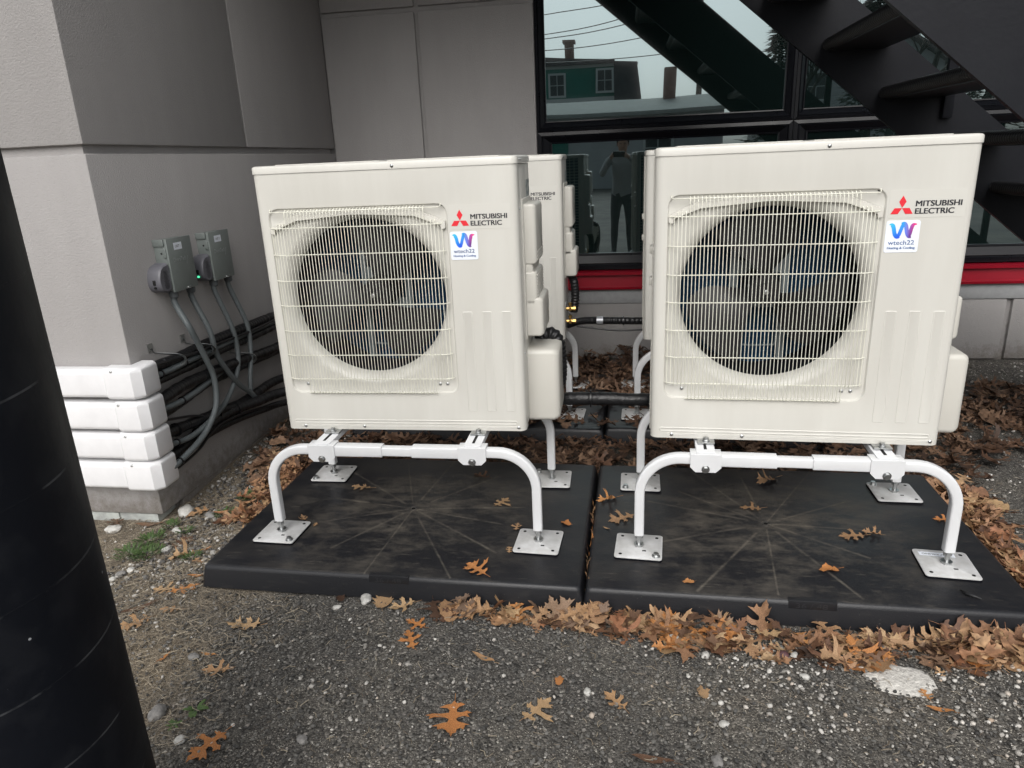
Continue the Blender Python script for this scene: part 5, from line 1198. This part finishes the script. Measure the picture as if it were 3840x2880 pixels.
for a in ((-1.139, -.597, .024, 12, 'weed sprouting against the left pad front, nearer the corner'), (-1.095, -.60, .022, 10, 'weed sprouting against the left pad front, farther from the corner'), (-.887, -1.154, .032, 18, 'flat rosette weed right of the black post'), (-.914, -1.21, .022, 12, 'smaller rosette weed below the first, by the black post')): weed(*a, broad=True)

# ------------------------------------------------------------------ the street behind the camera (seen mirrored in the windows)
def siding_mat(name, c, pitch):
    m = mat(name, c, .6, var=tuple(q*.88 for q in c), vscale=1.5); nt = m.node_tree; N = nt.nodes; Lk = nt.links.new
    tc = N.new('ShaderNodeTexCoord'); s_ = N.new('ShaderNodeSeparateXYZ'); Lk(tc.outputs['Object'], s_.inputs[0])
    a = N.new('ShaderNodeMath'); a.operation = 'DIVIDE'; a.inputs[1].default_value = pitch; Lk(s_.outputs[2], a.inputs[0]); f = N.new('ShaderNodeMath'); f.operation = 'FRACT'; Lk(a.outputs[0], f.inputs[0])
    b = N.new('ShaderNodeBump'); b.inputs['Strength'].default_value = 1; b.inputs['Distance'].default_value = .06; Lk(f.outputs[0], b.inputs['Height']); Lk(b.outputs[0], N['Principled BSDF'].inputs['Normal']); return m
M_green = siding_mat('green_siding', (.04, .24, .19), .2); M_wsid = siding_mat('white_siding', (.62, .64, .65), .16)
M_roof = mat('roof_shingle', (.09, .09, .095), .9, var=(.06, .06, .065), vscale=6); M_rooflight = mat('roof_pale', (.36, .38, .36), .8, var=(.3, .32, .3), vscale=3)
M_brick = mat('chimney_brick', (.20, .10, .075), .9, var=(.14, .075, .055), vscale=9); M_wtrim = mat('white_trim', (.6, .62, .6), .6); M_pane = mat('house_pane', (.03, .035, .04), .15)
def house_window(root, x, z, w_, h_, y):
    b = MB(); b.box(x-w_/2-.09, x+w_/2+.09, y, y+.06, z-h_/2-.09, z+h_/2+.09); f = b.build('window', M_wtrim, root)
    b = MB()
    for sx in (-1, 1):
        for sz in (-1, 1): b.box(x+sx*w_/4-w_/4+.02, x+sx*w_/4+w_/4-.02, y+.06, y+.07, z+sz*h_/4-h_/4+.02, z+sz*h_/4+h_/4-.02)
    b.build('pane', M_pane, f)
H = empty('green_house', (0, -36, 0)); tag(H, 'green two storey house with a dark gambrel end, mirrored in the large window', 'house')
b = MB(); b.box(-9, 1.0, -8, 0, 0, 6.1); b.build('wall', M_green, H)
b = MB(); b.prism([(-9.3, 6.1), (-.2, 6.1), (-.2, 6.28), (-9.3, 6.9)], -8.3, .35); b.build('roof', M_roof, H)
b = MB(); b.prism([(-.25, 4.2), (1.25, 4.2), (1.0, 6.1), (-.25, 6.2)], -8.2, .25); b.build('gambrel_end', M_roof, H)
b = MB(); b.box(-9.05, 1.05, 0, .07, 4.15, 4.4); b.box(-9.05, 1.05, 0, .07, 5.95, 6.1); b.build('trim_band', M_wtrim, H)
house_window(H, -.75, 5.2, .8, 1.1, .26); house_window(H, -3.4, 5.1, .8, 1.1, .01); house_window(H, -6.2, 5.1, .8, 1.1, .01)
b = MB(); b.box(-3.1, -2.6, -3, -2.4, 6.2, 7.6); b.box(-3.2, -2.5, -3.1, -2.3, 7.6, 7.75); b.build('chimney', M_brick, H)
G = empty('white_outbuilding', (0, -22.7, 0)); tag(G, 'long low white clapboard building with a pale roof, mirrored in the window', 'building')
b = MB(); b.box(-14, 4.0, -6, 0, 0, 2.75); b.build('wall', M_wsid, G)
b = MB(); b.prism([(.45, 2.72), (-3, 3.35), (-6.4, 2.72), (-6.4, 2.85), (-3, 3.5), (.45, 2.85)], -14.3, 4.35, 'yz'); b.build('roof', M_rooflight, G)
b = MB(); b.box(-3.2, -1.9, 0, .05, .0, 2.1); b.build('door', M_green, G)
house_window(G, 1.6, 1.5, 1.0, 1.0, .01)
b = MB(); b.box(1.9, 2.35, -3, -2.5, 3.1, 4.6); b.build('chimney', M_brick, G)
H2 = empty('grey_house', (12, -34, 0)); tag(H2, 'grey gabled house standing right of the green house across the street', 'house')
b = MB(); b.prism([(-4, 0), (4, 0), (4, 5), (0, 7.6), (-4, 5)], -8, 0); b.build('wall', M_wsid, H2)
b = MB(); b.prism([(-4.4, 4.75), (0, 7.65), (4.4, 4.75), (4.4, 4.95), (0, 7.9), (-4.4, 4.95)], -8.4, .4); b.build('roof', M_roof, H2)
for x in (-2, 2): house_window(H2, x, 4.2, .9, 1.3, .01); house_window(H2, x, 1.5, .9, 1.3, .01)
M_wood = mat('pole_wood', (.09, .07, .055), .9, var=(.06, .05, .04), vscale=10)
for px, lb in ((3.6, 'wooden utility pole behind the white outbuilding'), (-16, 'wooden utility pole at the far left across the street')):
    b = MB(); b.tube([(px, -29, 0), (px, -29, 9)], .13, 10, rfun=lambda L, i: (.15, .10)[i]); b.box(px-1.1, px+1.1, -29.06, -28.94, 8.2, 8.34); o = b.build('utility_pole', M_wood, None); tag(o, lb, 'pole')
for k, (x0, z0, x1, z1, sag, lb) in enumerate(((-16, 8.3, 3.6, 8.3, .9, 'topmost wire strung between the utility poles'), (-16, 7.4, 3.6, 7.5, 1.1, 'middle wire strung between the utility poles'), (-16, 6.9, 3.6, 6.6, .8, 'lowest wire strung between the utility poles'), (3.6, 8.3, 14, 7.0, .6, 'wire running from the pole to the grey house'), (-16, 6.1, 3.6, 5.6, .35, 'bundled cable strung below the three wires'), (-16, 9.3, 3.6, 8.9, .8, 'highest thin wire, above the crossarm of the poles'), (-4, 6.6, 3.6, 8.0, .25, 'service wire from the green house roof to the pole'))):
    b = MB(); b.tube([(x0+(x1-x0)*t/24, -28.8, z0+(z1-z0)*t/24-sag*4*(t/24)*(1-t/24)) for t in range(25)], .022, 5); o = b.build('overhead_wire', M_cable, None); tag(o, lb, 'wire')
M_bark = mat('bark', (.07, .06, .05), .9, var=(.045, .04, .035), vscale=8); M_needle = mat('evergreen', (.03, .05, .028), .8, var=(.018, .032, .018), vscale=3)
def bare_tree(x, y, h, seed, label):
    rg = random.Random(seed); b = MB()
    def br(p, d, ln, r, lv):
        pts = [p]; q = p
        for i in range(4):
            d = (d+Vector((rg.uniform(-.2, .2), rg.uniform(-.2, .2), rg.uniform(-.05, .15)))).normalized(); q = q+d*ln/4; pts.append(q)
        b.tube(pts, r, 5 if lv < 2 else 3, rfun=lambda L, i: r*(1-.16*i), cap=False)
        if lv < 4:
            for k in range(3 if lv else 5):
                t = rg.randint(2, 4); dd = (d+Vector((rg.uniform(-1, 1), rg.uniform(-1, 1), rg.uniform(0, .7)))).normalized(); br(pts[t], dd, ln*rg.uniform(.5, .72), r*.55, lv+1)
    br(Vector((0, 0, 0)), Vector((0, 0, 1)), h*.42, h*.022, 0)
    root = empty('bare_tree', (x, y, 0)); b.build('branches', M_bark, root, 0, fix=False); tag(root, label, 'tree')
bare_tree(6.5, -24, 9, 2, 'leafless tree right of the white outbuilding'); bare_tree(10.5, -22, 10, 5, 'leafless tree in front of the grey house'); bare_tree(14.5, -25, 9, 9, 'leafless tree farthest right across the street')
def evergreen(x, y, h, seed, label):
    rg = random.Random(seed); root = empty('evergreen_tree', (x, y, 0)); b = MB(); b.tube([(0, 0, 0), (0, 0, h*.95)], .16, 8, rfun=lambda L, i: (.2, .03)[i]); b.build('trunk', M_bark, root)
    b = MB()
    for k in range(2600):
        t = rg.random()**.8; z = h*(.08+.92*t); r_ = (1-t)*h*.26*(.35+.65*rg.random())*(1+.25*math.sin(z*5+rg.random())); a = rg.uniform(0, 6.28)
        c = Vector((r_*math.cos(a), r_*math.sin(a), z-.25*r_)); d = Vector((math.cos(a), math.sin(a), rg.uniform(-.5, .2)))*rg.uniform(.15, .4); n_ = Vector((-math.sin(a), math.cos(a), rg.uniform(-.4, .4)))*rg.uniform(.04, .12)
        b.add([c-n_, c+n_, c+d], [(0, 1, 2)])
    b.build('crown', M_needle, root, 0, fix=False); tag(root, label, 'tree')
evergreen(5.2, -19, 5.5, 1, 'dark evergreen nearest the white outbuilding'); evergreen(8.2, -19.5, 6.5, 2, 'tall dark evergreen in the middle of the row across the lot'); evergreen(11.5, -19, 5.8, 3, 'dark evergreen at the right of the row across the lot')

# ------------------------------------------------------------------ the photographer, mirrored in the low window
M_skin = mat('skin', (.42, .24, .17), .5); M_shirt = mat('grey_sweatshirt', (.30, .305, .31), .85, bump=.4, bscale=30, bdist=.01); M_pants = mat('dark_trousers', (.045, .05, .055), .8); M_shoe = mat('dark_shoes', (.015, .015, .015), .6); M_hair = mat('dark_hair', (.02, .014, .01), .6); M_phone = mat('phone_black', (.01, .01, .012), .2)
px_, py_ = .19, -2.90
phc = CAM-fwd*.016-r2*.035
ph = MB(); ph.box(-.075, .075, -.037, .037, -.004, .004, .003); phone = ph.build('smartphone', M_phone, None); phone.matrix_world = Matrix((r2, u2, -fwd)).transposed().to_4x4(); phone.location = phc
tag(phone, 'black smartphone held up sideways in both hands', 'phone')
bm = bmesh.new(); sl = bm.verts.layers.skin.verify()
def sv(p, r, root=False):
    v = bm.verts.new(p); v[sl].radius = (r, r) if not isinstance(r, tuple) else r; v[sl].use_root = root; return v
def chain(v0, lst):
    for p, r in lst: v = sv(p, r); bm.edges.new((v0, v)); v0 = v
    return v0
pel = sv((px_, py_, .80), (.15, .105), True)
ab = chain(pel, [((px_, py_+.005, .95), (.135, .095)), ((px_, py_+.01, 1.10), (.15, .105))])
ch = chain(ab, [((px_, py_+.01, 1.21), (.13, .09))])
nk = chain(ch, [((px_, py_+.02, 1.30), (.052, .055)), ((px_, py_+.035, 1.355), (.052, .058)), ((px_, py_+.045, 1.41), (.072, .088)), ((px_, py_+.045, 1.465), (.070, .085)), ((px_, py_+.04, 1.505), (.045, .055))])
hands = []
for sx in (-1, 1):
    w_end = phc+r2*sx*.088-fwd*.035-u2*.02
    el = Vector((px_+sx*.27, py_+.17, 1.05)); wr_ = w_end-fwd*.045+r2*sx*.025-u2*.045
    a_ = chain(ch, [((px_+sx*.13, py_+.015, 1.245), .062), ((px_+sx*.18, py_+.02, 1.225), .060), ((px_+sx*.235, py_+.09, 1.13), .047), (el, .042), (el.lerp(wr_, .5), .036), (wr_, .024)])
    palm = chain(a_, [(w_end, (.030, .016))])
    for k in range(4):   # fingers curl round the long ends of the phone
        f0 = w_end+u2*(.024-.016*k)+fwd*.004; ln = (.8, .95, .9, .72)[k]
        chain(palm, [(f0+fwd*.018*ln, .0085), (f0+fwd*.034*ln-r2*sx*.006, .0078), (f0+fwd*.040*ln-r2*sx*.024*ln, .0068)])
    chain(palm, [(w_end-r2*sx*.012-u2*.018+fwd*.006, .0105), (w_end-r2*sx*.030-u2*.020+fwd*.016, .009), (w_end-r2*sx*.040-u2*.012+fwd*.020, .0078)])
    lg = chain(pel, [((px_+sx*.085, py_, .74), .088), ((px_+sx*.10, py_+.02, .43), .056), ((px_+sx*.105, py_-.01, .28), .054), ((px_+sx*.11, py_-.01, .085), .038), ((px_+sx*.112, py_+.02, .038), .036), ((px_+sx*.12, py_+.14, .028), .028)])
me = bpy.data.meshes.new('person'); bm.to_mesh(me); bm.free()
tmp = bpy.data.objects.new('person_tmp', me); col.objects.link(tmp)
sk_ = tmp.modifiers.new('skin', 'SKIN'); sk_.use_smooth_shade = True; sb = tmp.modifiers.new('sub', 'SUBSURF'); sb.levels = 2; sb.render_levels = 2
dg = bpy.context.evaluated_depsgraph_get(); me2 = bpy.data.meshes.new_from_object(tmp.evaluated_get(dg)); bpy.data.objects.remove(tmp)
me2.materials.clear()
for mm in (M_shirt, M_pants, M_skin, M_shoe): me2.materials.append(mm)
for p in me2.polygons:
    c = p.center; k = 0
    if c.z < .80: k = 1
    if c.z < .085: k = 3
    if c.z > 1.315 and c.y < -2.75: k = 2
    if c.z > 1.1 and (c-phc).length < .155: k = 2
    p.material_index = k; p.use_smooth = True
person = bpy.data.objects.new('person', me2); col.objects.link(person); tag(person, 'person in a grey sweatshirt and dark trousers holding up a phone, mirrored in the window', 'person')
bm = bmesh.new(); bmesh.ops.create_icosphere(bm, subdivisions=3, radius=1)
bmesh.ops.delete(bm, geom=[v for v in bm.verts if v.co.z < -.1+.55*v.co.y], context='VERTS')
for v in bm.verts: v.co = Vector((px_+v.co.x*.083, py_+.035+v.co.y*.098, 1.452+v.co.z*.080))
b = MB(); b.bm(bm); b.build('hair', M_hair, person, 60)
for sx in (-1, 1):
    b = MB(); b.box(px_+sx*.028-.012, px_+sx*.028+.012, py_+.118, py_+.1285, 1.432, 1.442, .004); b.build('eye', M_hair, person)
    b = MB(); b.box(px_+sx*.074-.006, px_+sx*.074+.006, py_+.03, py_+.055, 1.405, 1.455, .006); b.build('ear', M_skin, person)
b = MB(); b.box(px_-.010, px_+.010, py_+.115, py_+.148, 1.395, 1.43, .008); b.build('nose', M_skin, person)
b = MB(); b.box(px_-.022, px_+.022, py_+.112, py_+.124, 1.368, 1.376, .003); b.build('mouth', M_pred2 if 'M_pred2' in globals() else M_skin, person)
